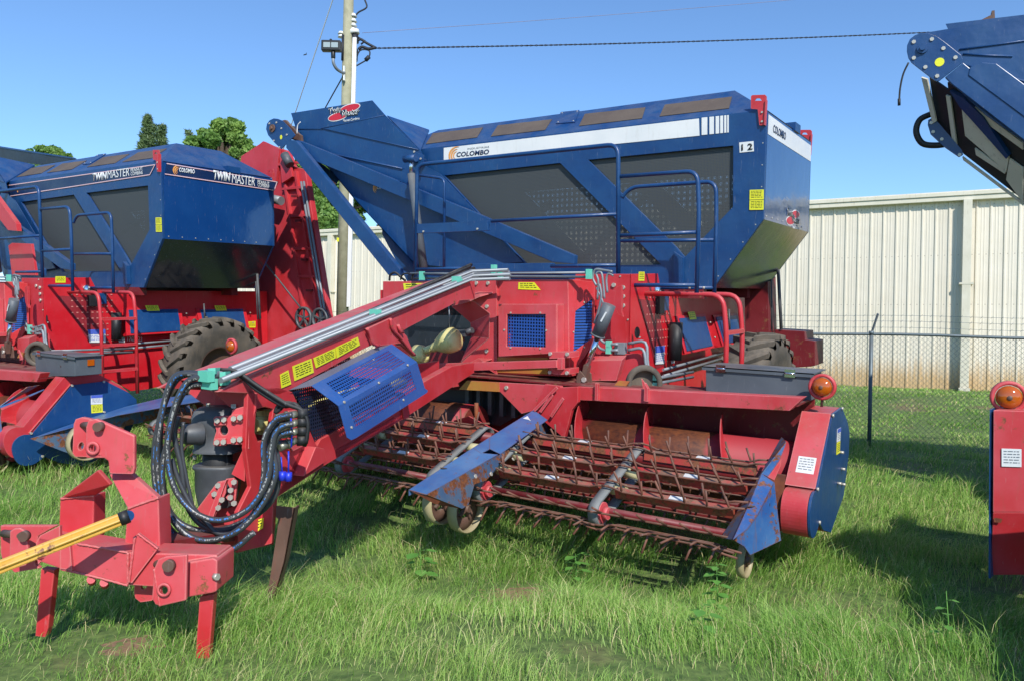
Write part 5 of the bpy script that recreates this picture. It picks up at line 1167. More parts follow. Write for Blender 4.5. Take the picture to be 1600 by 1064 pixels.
# ================================================================== the neighbours: copies of the combine
left = copy_tree(cmb); lm = MM.to_4x4(); lm.translation = O2; left.matrix_world = lm
left['label'] = 'red and blue combine on the left with TWIN MASTER lettering along its hopper'
right = copy_tree(cmb); rm = M3.to_4x4(); rm.translation = O3; right.matrix_world = rm
right['label'] = 'combine cut off by the right edge, its conveyor head and red end panel in view'
def kill(o):
    for c in children(o): kill(c)
    bpy.data.objects.remove(o)
base = lambda o: o.name.split('.')[0]
for root in (left, right):
    hp = [c for c in children(root) if base(c) == 'hopper'][0]
    for c in children(hp):
        if base(c) in ('white_stripe', 'stripe_bar', 'number_plate', 'number', 'lettering', 'emblem'): kill(c)
lh = [c for c in children(left) if base(c) == 'hopper'][0]
for c in children(left):
    if base(c) == 'tool_box': kill(c)
def left_decals():
    zt = K.at((1198, 172), y=YH).z
    F1 = lambda t: [p + Fx * .006 for p in tr('A', t, KL, y=YH)]
    PINK = paint('pale_line', 'd8b0b4', 'e0c0c4', rough=.4, dirtamt=.1, bump=0)
    q = F1('-400,352 778,186 752,236 -400,412'); MB().plate(q, (0, .004, 0)).build('dark_stripe', NAVY, lh)
    m_ = MB()
    for a, b in ((q[0], q[1]), (q[1], q[2]), (q[3], q[2])): m_.beam(a + Fx * .004, b + Fx * .004, .004, .014)
    m_.build('stripe_line', PINK, lh)
    t = tr('A', '463,268 535,260 538,255 648,241 655,222 715,212 655,240 715,232', KL, y=YH - .01)
    text_on('lettering', 'TWIN', t[0], t[1], .125, WHITE, lh, .15, .05, .004, FR); text_on('lettering', 'MASTER', t[2], t[3], .125, WHITE, lh, .1, .0, .004, FR)
    text_on('lettering', 'PEANUT', t[4], t[5], .05, WHITE, lh, 0, 0, .004, FR); text_on('lettering', 'COMBINE', t[6], t[7], .05, WHITE, lh, 0, 0, .004, FR)
    S1 = lambda t: [p + Rx * .006 for p in tr('A', t, KL, x=XH + .003)]
    q = S1('832,180 1383.88,272 1368.76,314 822.55,232'); MB().plate(q, (-.004, 0, 0)).build('dark_stripe', NAVY, lh)
    m_ = MB()
    for a, b in ((q[0], q[1]), (q[1], q[2]), (q[3], q[2])): m_.beam(a + Rx * .004, b + Rx * .004, .014, .004, (1, 0, 0))
    m_.build('stripe_line', PINK, lh)
    t = tr('A', '1066.36,260 1153.3,272 1158.97,276 1274.26,293 1287.49,279 1346.08,290 1287.49,294 1346.08,303 896.26,222 973.75,232', KL, x=XH + .012)
    text_on('lettering', 'TWIN', t[0], t[1], .15, WHITE, lh, .15, .05, .004, RT); text_on('lettering', 'MASTER', t[2], t[3], .15, WHITE, lh, .1, 0, .004, RT)
    text_on('lettering', 'PEANUT', t[4], t[5], .06, WHITE, lh, 0, 0, .004, RT); text_on('lettering', 'COMBINE', t[6], t[7], .055, WHITE, lh, 0, 0, .004, RT)
    text_on('lettering', 'COLOMBO', t[8], t[9], .07, WHITE, lh, .15, .03, .004, RT)
    swoosh(tr('A', '897,218', KL, x=XH + .012)[0], .1, lh, ORANGE, V((0, 0, 1)), V((0, 1, 0)), V((1, 0, 0)))
    swoosh(tr('A', '92,316', KL, y=YH - .014)[0], .05, lh, ORANGE)
    lb = [c for c in children(left) if base(c) == 'body'][0]
    a, b = tr('T', '1057,600 1180,602', KL, x=-1.79); text_on('chalk_number', '1702022', a, b, .07, WHITE, lb, 0, 0, .006, RT)
    ft = tr('T', '290,716 622,735', KL, y=.98); fb = tr('T', '300,890 622,890', KL, y=.98); z_ = ft[1].z
    for v in ft: v.z = z_
    rr = tr('T', '852,672', KL, x=ft[1].x)[0]; rr.z = z_
    toolbox(KL, left, ft, fb, [rr, V((ft[0].x, rr.y, z_))])
    # rectangular side lamp
    p = tr('T', '730,755 785,750 785,800 730,805', KL, x=ft[1].x + .01); MB().plate(p, (-.01, 0, 0)).build('side_lamp', AMBER, left)
    # dark raised chute cover behind the hopper
    p = tr('A', '-60,88 370,152 372,158 200,186 -60,150', KL, y=5.2); MB().plate(p, (0, .05, 0)).build('chute_cover', DARKS, left)
    p = tr('A', '-60,84 370,150 370,156 -60,92', KL, y=5.18); MB().plate(p, (0, .02, 0)).build('cover_rim', BLUE, left)
    p = tr('A', '-30,330 0,370 80,480 84,516 40,512 -30,420', KL, y=2.6); MB().plate(p, (0, .08, 0)).build('red_arm', RED, left)
    p = tr('A', '42,590 60,576 155,580 178,738 60,735', KL, y=2.0); MB().plate(p, (0, .04, 0)).build('upright_plate', RED, left)
    b = MB()
left_decals()
elevator(left)
for c in children(left):
    if base(c) == 'pickup_header':
        for e in children(c):
            if base(e) == 'end_housing': e.location = (0, -.08, .10)
    if base(c) in ('pickup_header', 'pickup', 'beacon_lamp'): c.location = V(c.location) + V((0, -.3, -.14))
    if base(c) == 'wheel' and c.data.vertices[0].co.x > -3: c.location = (.06, .32, .05)
    if base(c) in ('support_post', 'rear_panel'): kill(c)
def right_extras():
    for c in children(right):
        if c.get('rear') == 1 or base(c) in ('beacon_lamp', 'grease_hose', 'head_plate', 'belt_tensioner'): kill(c)
    for c in children(right):
        if base(c) == 'row_divider': kill(c)
        elif base(c) == 'gauge_wheel': kill(c)
        elif base(c) == 'pickup_header':
            for e in children(c):
                if base(e) == 'end_housing': kill(e)
    lamp(KR.at((1576, 620), y=.2), 'beacon_lamp', right, r=.088)
    yp = .08; q = tr('O', '1552,640 1612,642 1680,648 1680,800 1675,905 1550,905 1551,800', KR, y=yp); m_ = MB(); m_.plate(q[:4] + q[6:], (.42, 1.0, 0)); m_.build('end_housing', RED_PALE, right, bevel=.006)
    m_ = MB(); m_.plate([q[6], q[3], q[4] + V((0, .1, 0)), q[5] + V((0, .1, 0))], (.34, .8, 0)); m_.build('lower_housing', RED, right, bevel=.006)
    m_ = MB(); m_.plate([p + V((-.02, .02, 0)) for p in (q[0], q[0] + V((.3, .9, .0)), q[5] + V((.3, .9, 0)), q[5])], (.012, 0, 0)); m_.build('end_cover', BLUE, right)
    wl = lambda *a: KR.Mt @ (V(a) - KR.O)
    a, b = wl(3.62, 4.75, .95), wl(2.35, 2.45, .55); dx = wl(4.1, 4.7, .9) - wl(3.62, 4.75, .95); m_ = MB(); m_.sheet([a, b, b + dx * .75, a + dx]); m_.sheet([a, b, b - V((0, 0, .15)), a - V((0, 0, .6))]); m_.sheet([a + dx, b + dx * .75, b + dx * .75 - V((0, 0, .15)), a + dx - V((0, 0, .6))])
    o = m_.build('row_divider', BLUEF, right); s_ = o.modifiers.new('thickness', 'SOLIDIFY'); s_.thickness = .008  # divider added outside the view, broadened so its shadow reaches the corner
    sticker('maker_label', tr('O', '1565,700 1596,701 1596,729 1565,728', KR, y=yp - .004), Fx, right, WHITE, 5, inkm=STEEL)
    m_ = MB(); m_.plate([p + Fx * .003 for p in tr('O', '1553,808 1566,810 1564,816 1553,815', KR, y=yp)], (0, .002, 0)); m_.build('rust_patch', RUST, right)
    yq = 2.62; m_ = MB(); m_.plate(tr('Y', '311,215 312,190 324,164 344,148 372,138 402,140 440,155 480,185 536,230 544,248 540,264 448,336 436,340 424,335 330,262 317,242', KR, y=yq), (0, .02, 0)); hq = m_.build('head_plate', BLUE, right, bevel=.003)
    bolts(hq, tr('Y', '340,176 415,165 463,203 513,241 340,243 388,281 437,318', KR, y=yq), Fx, .02)
    cc = tr('Y', '376,204', KR, y=yq)[0]; m_ = MB(); m_.tube([cc, cc + Fx * .02], .05, 18); m_.tube([cc, cc + Fx * .045], .026, 12); m_.build('bearing', BLUE, hq)
    MB().plate([p + Fx * .004 for p in ellipse(tr('Y', '447,260', KR, y=yq)[0], Rx, Ux, .042, .042, 0)], (0, .003, 0)).build('yellow_dot', YELLOW, hq)
    m_ = MB(); m_.plate(tr('Y', '372,140 470,124 900,56 900,640 800,590 640,480 500,348 541,264 540,235 478,183 430,148', KR, y=2.68), (0, .02, 0)); ca = m_.build('chute_side', BLUE, right)
    m_ = MB(); m_.plate(tr('Y', '470,322 545,262 800,470 900,560 900,650 800,585 500,352', KR, y=2.63), (0, .04, 0)); m_.build('chute_arm', BLUE, right, bevel=.006)
    for t in ('530,208 900,158', '545,226 640,232 750,236', '545,270 700,312 900,368'): m_ = MB(); m_.tube([p + Fx * .004 for p in tr('Y', t, KR, y=2.68)], .010, 6); m_.build('folded_edge', BLUE, ca)
    m_ = MB(); m_.plate([p + Fx * .004 for p in tr('Y', '640,366 800,402 860,420 860,432 790,414 660,384', KR, y=2.68)], (0, .003, 0)); m_.build('slot', INK, ca)
    y0 = 3.15; m_ = MB(); m_.plate(tr('Y', '400,500 415,492 432,500 540,625 545,645 528,655 470,615 410,560 398,520', KR, y=y0), (0, .02, 0)); hp = m_.build('head_plate', BLUE, right)
    bolts(hp, tr('Y', '412,512 420,550 456,580 530,645', KR, y=y0), Fx, .018)
    # underside of the neighbour's conveyor: pale trough sides, cross bar, hanging hoses
    g = lambda t, y: tr('Y', t, KR, y=y)
    def pr(a, ya): return g(a, ya)[0]
    PALE = paint('pale_trough_sheet', 'd0cdbe', 'dcd9ca', '6a6c68', rough=.45, dirtamt=.8, scale=1.5)
    q = [pr('480,345', 2.8), pr('800,572', 2.8), pr('800,840', 3.25), pr('545,640', 3.25)]; nq = nrm3(q[0], q[1], q[3]); plq = (q[0], nq); up_ = nq if nq.z > 0 else -nq
    pp = lambda t, d=0.: [KR.at(x, pl=plq) - up_ * d for x in px('Y', t)]
    m_ = MB(); m_.plate(pp('480,345 800,572 830,860 545,640 500,560'), up_ * .02); m_.build('trough_bottom', DARKS, right)
    m_ = MB(); m_.plate(pp('400,325 500,395 525,628 440,575 425,500', -.02), up_ * .02); m_.build('head_box', DARKS, right)
    for t in ('525,385 600,440 800,590 800,618 610,480', '545,440 580,455 742,652 730,712 690,672 560,560', '745,655 800,695 800,838 730,742', '378,318 402,326 440,500 425,510', '480,392 498,398 528,625 512,628', '600,612 728,702 725,718 605,640', '548,648 800,838 800,848 552,662'):
        m_ = MB(); m_.plate(pp(t, .03), up_ * .02); m_.build('trough_panel', PALE, right)
    m_ = MB(); m_.plate(pp('500,370 560,400 640,480 745,640 735,652 600,500 545,440', .05), up_ * .05); m_.plate(pp('640,380 800,470 800,560 700,480', -.3), up_ * .02); m_.build('side_rail', BLUE, right)
    m_ = MB(); m_.tube([pr('412,475', 3.2), pr('365,500', 3.2), pr('350,550', 3.2), pr('375,597', 3.2), pr('430,606', 3.2), pr('490,598', 3.2)], .032, 10, smooth=5); m_.build('breather_hose', BLACK, right)
    m_ = MB(); m_.tube([pr('318,262', 2.62), pr('296,310', 2.62), pr('283,370', 2.62), pr('279,430', 2.62)], .009, 8, smooth=5); m_.tube([pr('279,412', 2.62), pr('279,440', 2.62)], .014, 8); m_.build('hanging_hose', BLACK, right)
    m_ = MB(); m_.plate(g('580,104 664,62 664,46 676,44 678,88 640,96', 3.2), (0, .1, 0)); m_.build('tab', RUSTB, right)
right_extras()
for o in list(bpy.data.objects):
    if 'rear' in o: del o['rear']

# ================================================================== setting
def mound(X, Y):
    t = np.clip((Y + .35 * X - 15.5) / 9.5, 0, 1); return .43 * t * t * (3 - 2 * t)
def sst(t): t = np.clip(t, 0, 1); return t * t * (3 - 2 * t)
def hgt(X, Y):
    return mound(X, Y) - .31 * sst((Y - 4.45 + .12 * X) / 1.2) * (1 - sst((Y - 7.6) / 3.2)) + .018 * np.sin(X * 1.7 + .5) * np.cos(Y * 1.3) * np.exp(-np.maximum(0, Y - 12) / 8) 
def ground():
    xs = np.concatenate([[-600, -300, -150, -80, -50], np.linspace(-32, 32, 129), [50, 80, 150, 300, 600]]); ys = np.concatenate([[-60, -20, -5], np.linspace(0, 48, 97), [70, 110, 200, 400, 900]])
    Xg, Yg = np.meshgrid(xs, ys); Zg = hgt(Xg, Yg); nx, ny = len(xs), len(ys)
    v = np.stack([Xg, Yg, Zg], -1).reshape(-1, 3); f = [(j * nx + i, j * nx + i + 1, (j + 1) * nx + i + 1, (j + 1) * nx + i) for j in range(ny - 1) for i in range(nx - 1)]
    me = bpy.data.meshes.new('ground'); me.from_pydata(v.tolist(), [], f); me.polygons.foreach_set('use_smooth', [True] * len(f))
    o = bpy.data.objects.new('ground', me); COL.objects.link(o); tag(o, None, None, None, 'structure')
    m, n, b, out = newmat('soil_and_grass'); tc = N(n, 'TexCoord')
    a = N(n, 'TexNoise', i_Scale=.7, i_Detail=8.); n.links.new(tc.outputs['Object'], a.inputs[0]); a2 = N(n, 'TexNoise', i_Scale=14., i_Detail=8.); n.links.new(tc.outputs['Object'], a2.inputs[0])
    g = mixc(n, ramp(n, a2.outputs[0], .35, .65).outputs[0], lin('48602a'), lin('6c8040')); g = mixc(n, ramp(n, a.outputs[0], .58, .7).outputs[0], g, lin('7c6a4c'))
    # bare soil patch with its own outline
    sp = N(n, 'SeparateXYZ'); n.links.new(tc.outputs['Object'], sp.inputs[0])
    def bump_at(cx, cy, r):
        vs = N(n, 'VectorMath', operation='DISTANCE'); n.links.new(tc.outputs['Object'], vs.inputs[0]); vs.inputs[1].default_value = (cx, cy, 0)
        ad = N(n, 'Math', operation='MULTIPLY_ADD', n1=.5, n2=-.25); n.links.new(a2.outputs[0], ad.inputs[0]); s_ = N(n, 'Math', operation='ADD'); n.links.new(vs.outputs['Value'], s_.inputs[0]); n.links.new(ad.outputs[0], s_.inputs[1])
        l = N(n, 'Math', operation='LESS_THAN', n1=r); n.links.new(s_.outputs[0], l.inputs[0]); return l.outputs[0]
    for (cx, cy, r) in SOIL: g = mixc(n, bump_at(cx, cy, r), g, lin('8a6c52'))
    n.links.new(g, b.inputs['Base Color']); b.inputs['Roughness'].default_value = .95
    bp = N(n, 'Bump', i_Strength=.6, i_Distance=.03); n.links.new(a2.outputs[0], bp.inputs['Height']); n.links.new(bp.outputs[0], b.inputs['Normal'])
    me.materials.append(m)
def gpt(p):
    d = world_ray(*p); z_ = 0.
    for _ in range(12): q = CAM + d * ((z_ - CH) / d.z); z_ = float(hgt(q.x, q.y))
    return q
SOIL = [(gpt((818, 932)).x, gpt((818, 932)).y, .40), (gpt((205, 1010)).x, gpt((205, 1010)).y, .12), (gpt((1390, 990)).x, gpt((1390, 990)).y, .16), (gpt((1290, 1050)).x, gpt((1290, 1050)).y, .1)]
ground()

def grass():
    cl = np.random.default_rng(5)
    bands = [(1.9, 4.2, 5600, .115, .0028, 1.35), (4.2, 6.5, 4700, .125, .0033, 1.15), (6.5, 9.5, 2700, .14, .0046, 1.2), (9.5, 14, 1200, .10, .007, 1.2), (14, 30, 340, .055, .015, 1.2)]
    P = []; Hh = []; Wd = []
    for y0, y1, den, h, w, _ in bands:
        xr = .78 * y1 + 1.6; n_ = int(2 * xr * (y1 - y0) * den); x = rng.uniform(-xr, xr, n_); y = rng.uniform(y0, y1, n_)
        k = np.abs(x) < .74 * y + 1.5; x, y = x[k], y[k]
        c = np.sin(x * 2.1 + 1.3 * np.sin(y * 1.7)) * np.sin(y * 2.6 + 1.1 * np.sin(x * 1.9)) + .6 * np.sin(x * 5.3 + y * 3.1) * np.sin(y * 6.1 - x * 2.2)
        keep = rng.uniform(0, 1, len(x)) < (.56 + .44 * np.clip(c, -1, 1)); 
        for (sx, sy, r) in SOIL: keep &= ~((np.hypot(x - sx, (y - sy)) < r * rng.uniform(.45, 1.3, len(x))) & (rng.uniform(0, 1, len(x)) < .95))
        x, y, c = x[keep], y[keep], c[keep]
        hh = h * np.where(rng.uniform(0, 1, len(x)) < .0015, 2.4, 1.) * (1 + .45 * np.clip(c, -1, 1)) * rng.uniform(.45, 1.3, len(x))
        tf = np.sin(x * 9.1 + 2.2 * np.sin(y * 4.3)) * np.sin(y * 8.3 + 1.9 * np.sin(x * 5.1)); hh = hh * np.where(tf > .55, 1.45, 1.0) * np.where(tf < -.75, .6, 1.0)
        tall = (np.abs(y - 8.6) < .9) & (x < -3.2) & (x > -6); hh = np.where(tall & (rng.uniform(0, 1, len(x)) < .25), hh * 2.0, hh)
        P.append(np.stack([x, y], 1)); Hh.append(hh); Wd.append(w * rng.uniform(.7, 1.4, len(x)))
    P = np.concatenate(P); h = np.concatenate(Hh); w = np.concatenate(Wd); n_ = len(P); z = hgt(P[:, 0], P[:, 1])
    a = rng.uniform(0, 2 * np.pi, n_); flow = .9 * np.sin(P[:, 0] * 1.1) + 1.2 * np.cos(P[:, 1] * 1.4); a = np.where(rng.uniform(0, 1, n_) < .55, flow + rng.normal(0, .7, n_), a)
    lean = rng.uniform(.25, 1.25, n_) * h; dx, dy = np.cos(a), np.sin(a); fa = rng.uniform(0, np.pi, n_); wx, wy = np.cos(fa) * w / 2, np.sin(fa) * w / 2
    b0 = np.stack([P[:, 0], P[:, 1], z - .01], 1); W3 = np.stack([wx, wy, 0 * wx], 1)
    mid = b0 + np.stack([dx * lean * .3, dy * lean * .3, h * .62], 1); tip = b0 + np.stack([dx * lean, dy * lean, h * rng.uniform(.7, 1.0, n_)], 1)
    v = np.stack([b0 - W3, b0 + W3, mid + W3 * .8, mid - W3 * .8, tip], 1).reshape(-1, 3).astype(np.float32)
    idx = (np.arange(n_) * 5)[:, None] + np.array([0, 1, 2, 3, 3, 2, 4])[None]; me = bpy.data.meshes.new('grass')
    me.vertices.add(n_ * 5); me.vertices.foreach_set('co', v.ravel()); me.loops.add(n_ * 7); me.loops.foreach_set('vertex_index', idx.ravel().astype(np.int32))
    me.polygons.add(n_ * 2); ls = (np.arange(n_) * 7)[:, None] + np.array([0, 4])[None]; me.polygons.foreach_set('loop_start', ls.ravel().astype(np.int32)); me.polygons.foreach_set('loop_total', np.tile([4, 3], n_).astype(np.int32))
    me.update(calc_edges=True)
    at = me.attributes.new('tint', 'FLOAT', 'POINT'); patch = .5 + .25 * np.sin(P[:, 0] * .9 + P[:, 1] * .5) + .2 * np.sin(P[:, 1] * 1.9 - P[:, 0] * 1.4)
    t = np.clip(patch * .5 + rng.normal(.22, .2, n_), 0, 1); t = np.where(rng.uniform(0, 1, n_) < .12, 1.0, t * .9); at.data.foreach_set('value', np.repeat(t, 5).astype(np.float32))
    o = bpy.data.objects.new('grass', me); COL.objects.link(o); tag(o, 'uncut green grass covering the yard around the parked machines', 'grass', None, 'stuff')
    m, n, b, out = newmat('grass_blade'); an = N(n, 'Attribute', attribute_name='tint'); r = ramp(n, an.outputs['Fac'], 0, 1, (*lin('66963a'), 1), (*lin('ded29c'), 1))
    e = r.color_ramp.elements.new(.45); e.color = (*lin('8fba54'), 1); e = r.color_ramp.elements.new(.84); e.color = (*lin('b8ce76'), 1)
    n.links.new(r.outputs[0], b.inputs['Base Color']); b.inputs['Roughness'].default_value = .5; b.inputs['Specular IOR Level'].default_value = .35
    tl = N(n, 'BsdfTranslucent'); n.links.new(r.outputs[0], tl.inputs[0]); mx = N(n, 'MixShader', n0=.35); n.links.new(b.outputs[0], mx.inputs[1]); n.links.new(tl.outputs[0], mx.inputs[2]); n.links.new(mx.outputs[0], out.inputs[0])
    me.materials.append(m)
grass()

def leafmat(name, c0, c1, tr_=.3):
    m, n, b, out = newmat(name); oi = N(n, 'TexCoord'); nz = N(n, 'TexNoise', i_Scale=1.4, i_Detail=6.); n.links.new(oi.outputs['Object'], nz.inputs[0])
    r = ramp(n, nz.outputs[0], .35, .68, (*lin(c0), 1), (*lin(c1), 1)); n.links.new(r.outputs[0], b.inputs['Base Color']); b.inputs['Roughness'].default_value = .55
    tl = N(n, 'BsdfTranslucent'); n.links.new(r.outputs[0], tl.inputs[0]); mx = N(n, 'MixShader', n0=tr_); n.links.new(b.outputs[0], mx.inputs[1]); n.links.new(tl.outputs[0], mx.inputs[2]); n.links.new(mx.outputs[0], out.inputs[0]); return m
OAKL = leafmat('oak_leaf', '568238', '9cba62', .4); PINEL = leafmat('pine_needle', '4c643c', '748a54', .2); WEEDL = leafmat('weed_leaf', '5c9a3e', '90c464', .4)
BARK = paint('bark', '4a4036', '5c5044', rough=.9, dirtamt=.3, bump=.02)
def leaves(cent, rad, n_, size, mat, name, parent, seed, flat=.8, pine=False):
    r = np.random.default_rng(seed); k = len(cent); cent = np.array(cent); rad = np.array(rad); pk = rad ** 2; pk = pk / pk.sum(); ci = r.choice(k, n_, p=pk)
    d = r.normal(0, 1, (n_, 3)); d /= np.linalg.norm(d, axis=1)[:, None]; rr = rad[ci] * r.uniform(.55, 1.08, n_) * (1 + .18 * np.sin(d[:, 0] * 7 + ci) * np.cos(d[:, 2] * 8 + ci * 2)); p = cent[ci] + d * rr[:, None] * np.array([1, 1, flat])
    u = r.normal(0, 1, (n_, 3)); u /= np.linalg.norm(u, axis=1)[:, None]; w = np.cross(u, r.normal(0, 1, (n_, 3))); w /= np.linalg.norm(w, axis=1)[:, None]
    s = size * r.uniform(.6, 1.3, n_)[:, None]; asp = .16 if pine else .55
    v = np.stack([p - u * s, p + w * s * asp, p + u * s, p - w * s * asp], 1).reshape(-1, 3).astype(np.float32)
    me = bpy.data.meshes.new(name); me.vertices.add(n_ * 4); me.vertices.foreach_set('co', v.ravel()); me.loops.add(n_ * 4); me.loops.foreach_set('vertex_index', np.arange(n_ * 4, dtype=np.int32)); me.polygons.add(n_)
    me.polygons.foreach_set('loop_start', np.arange(0, n_ * 4, 4, dtype=np.int32)); me.polygons.foreach_set('loop_total', np.full(n_, 4, dtype=np.int32)); me.update(calc_edges=True); me.materials.append(mat)
    o = bpy.data.objects.new(name, me); COL.objects.link(o); o.parent = parent; return o
def wpt(p, Y): d = world_ray(*p); return CAM + d * (Y / d.y)
def tree(name, cpx, Y, wpx, hpx, label, seed, pine=False, n_=16000, low=None):
    """crown centre, half width and half height given as seen from the yard"""
    c = wpt(cpx, Y); rx = wpx / FP * Y; rz = hpx / FP * Y; r = random.Random(seed)
    root = bpy.data.objects.new(name, None); COL.objects.link(root); root.location = (c.x, c.y, float(hgt(c.x, c.y))); gz = root.location.z
    tag(root, label, 'tree', 'trees behind the warehouse'); cz = c.z - gz
    t = MB(); cents = []; rads = []
    if pine:
        t.tube([(0, 0, 0), (.1, 0, cz), (.15, 0, cz + rz)], [.3, .16, .03], 8)
        for i in range(22):
            f = i / 21; z = cz - rz + 2 * rz * f; w_ = rx * (1 - f * .75) * r.uniform(.5, 1.1); a = r.uniform(0, 6.28); e = V((math.cos(a) * w_, math.sin(a) * w_, z)); t.tube([(0.1, 0, z - .2), e], [.05, .02], 5); cents.append(e * 1.0); rads.append(.28 + .45 * (1 - f) * r.uniform(.6, 1))
    else:
        t.tube([(0, 0, -.2), (.1, .1, cz * .5), (0, 0, cz)], [.5, .36, .2], 10)
        for i in range(70):
            a = r.uniform(0, 6.28); e = r.uniform(-.9, 1); rr = math.sqrt(max(0, 1 - e * e)) ** .7 * r.uniform(.2, .95); q = V((math.cos(a) * rx * rr, math.sin(a) * rx * rr, cz + rz * e * .82)); cents.append(q); rads.append(rx * r.uniform(.10, .24))
            t.tube([(0, 0, cz * .55), V((q.x * .5, q.y * .5, cz + (q.z - cz) * .3)), q], [.16, .1, .03], 6)
    t.build('trunk', BARK, root); leaves(cents, rads, n_, .13 if not pine else .2, PINEL if pine else OAKL, 'crown', root, seed, .85, pine)
tree('oak_tree', (350, 258), 44, 60, 76, 'round leafy oak rising above the left combine beside the red elevator hood', 11, n_=52000)
tree('broadleaf_tree', (505, 330), 46, 95, 88, 'dense broadleaf tree behind the pole and the raised blue conveyor arm', 12, n_=60000)
tree('broadleaf_tree', (640, 400), 50, 80, 60, 'low broadleaf tree hidden behind the hopper and the warehouse roof edge', 13, n_=9000)
tree('pine_tree', (232, 235), 52, 13, 50, 'thin young pine sticking up above the left hopper roof', 14, True, 9000)
tree('pine_tree', (252, 245), 54, 9, 45, 'second thin pine just right of the first, above the left hopper roof', 15, True, 6000)
tree('pine_tree', (296, 250), 56, 10, 42, 'sparse small pine top between the pines and the round oak', 17, True, 4000)
tree('broadleaf_tree', (76, 262), 60, 42, 34, 'distant tree top peeking over the far left of the combine', 16, n_=14000)

# ---- warehouse
def warehouse():
    A = V((12.0, 24.0, 0)); L_ = V((-8.9, 34.7, 0)); w = (A - L_).normalized(); nw = V((-w.y, w.x, 0)); nw = nw if nw.y < 0 else -nw; zb = .43; ze = 6.25
    root = bpy.data.objects.new('warehouse', None); COL.objects.link(root); m4 = Matrix((w, -nw, V((0, 0, 1)))).transposed().to_4x4(); m4.translation = V((A.x, A.y, 0)); root.matrix_world = m4
    tag(root, 'long cream corrugated metal warehouse behind the wire fence', 'warehouse')
    # local: x along the wall (to the right), y into the building, z up
    m, n, b, out = newmat('cream_wall_sheet'); tc = N(n, 'TexCoord'); sp = N(n, 'SeparateXYZ'); n.links.new(tc.outputs['Object'], sp.inputs[0])
    nz = N(n, 'TexNoise', i_Scale=1.3, i_Detail=7.); n.links.new(tc.outputs['Object'], nz.inputs[0])
    mp = N(n, 'Mapping'); mp.inputs['Scale'].default_value = (6, 6, .5); n.links.new(tc.outputs['Object'], mp.inputs[0]); n2 = N(n, 'TexNoise', i_Scale=2., i_Detail=6.); n.links.new(mp.outputs[0], n2.inputs[0])
    hm = N(n, 'Math', operation='MULTIPLY_ADD', n1=1.3, n2=.1); n.links.new(n2.outputs[0], hm.inputs[0]); sb = N(n, 'Math', operation='SUBTRACT'); n.links.new(sp.outputs[2], sb.inputs[0]); n.links.new(hm.outputs[0], sb.inputs[1])
    r = ramp(n, sb.outputs[0], .0, .62, (.75, .75, .75, 1), (0, 0, 0, 1)); col = mixc(n, nz.outputs[0], lin('dad0bc'), lin('e6dece')); col = mixc(n, r.outputs[0], col, lin('c29a5c')); st = ramp(n, n2.outputs[0], .62, .85, c1=(.25, .25, .25, 1)); col = mixc(n, st.outputs[0], col, lin('a39a84'))
    fx = N(n, 'Math', operation='MULTIPLY', n1=1 / 1.08); n.links.new(sp.outputs[0], fx.inputs[0]); fl_ = N(n, 'Math', operation='FLOOR'); n.links.new(fx.outputs[0], fl_.inputs[0]); wn = N(n, 'TexWhiteNoise', noise_dimensions='1D'); n.links.new(fl_.outputs[0], wn.inputs['W'])
    rv = ramp(n, wn.outputs[0], 0, 1, (.9, .9, .89, 1), (1, 1, 1, 1)); col = mixc(n, 1., col, rv.outputs[0], 'MULTIPLY')
    zf = N(n, 'Math', operation='FRACT'); zm = N(n, 'Math', operation='MULTIPLY', n1=1 / 1.5); n.links.new(sp.outputs[2], zm.inputs[0]); n.links.new(zm.outputs[0], zf.inputs[0]); za = N(n, 'Math', operation='LESS_THAN', n1=.02); n.links.new(zf.outputs[0], za.inputs[0]); xf = N(n, 'Math', operation='FRACT'); xm = N(n, 'Math', operation='MULTIPLY', n1=1 / .18); n.links.new(sp.outputs[0], xm.inputs[0]); n.links.new(xm.outputs[0], xf.inputs[0]); xa = N(n, 'Math', operation='LESS_THAN', n1=.16); n.links.new(xf.outputs[0], xa.inputs[0]); sc = N(n, 'Math', operation='MULTIPLY'); n.links.new(za.outputs[0], sc.inputs[0]); n.links.new(xa.outputs[0], sc.inputs[1]); sc2 = N(n, 'Math', operation='MULTIPLY', n1=.6); n.links.new(sc.outputs[0], sc2.inputs[0]); col = mixc(n, sc2.outputs[0], col, lin('8a8272'))
    nb = N(n, 'TexNoise', i_Scale=1.1, i_Detail=3.); n.links.new(tc.outputs['Object'], nb.inputs[0]); bp = N(n, 'Bump', i_Strength=.5, i_Distance=.05); n.links.new(nb.outputs[0], bp.inputs['Height']); n.links.new(bp.outputs[0], b.inputs['Normal'])
    n.links.new(col, b.inputs['Base Color']); b.inputs['Roughness'].default_value = .45
    prof = []; x = -34.0; p_ = .36
    while x < 16:
        prof += [(x, 0), (x + .06, 0), (x + .085, -.035), (x + .125, -.035), (x + .15, 0), (x + .205, 0), (x + .215, -.008), (x + .235, -.008), (x + .245, 0), (x + .285, 0), (x + .295, -.008), (x + .315, -.008), (x + .325, 0)]; x += p_
    mb = MB(); i0 = 0
    for X_, Y_ in prof: mb.v += [V((X_, Y_, zb - .3)), V((X_, Y_, ze))]
    for i in range(len(prof) - 1): mb.face([2 * i, 2 * i + 2, 2 * i + 3, 2 * i + 1])
    wl = mb.build('wall_panel', m, root)
    g = MB(); g.span((-34, -.22, ze - .12), (16, .1, ze + .02)); g.span((-34, -.26, ze + .02), (16, .1, ze + .13)); g.span((-34, -.02, ze + .13), (16, .15, ze + .2)); 
    FAS = paint('fascia_paint', 'cfc9b4', 'd8d2c0', '8a7a62', rough=.45, dirtamt=.55); g.build('gutter', FAS, root, bevel=.01)
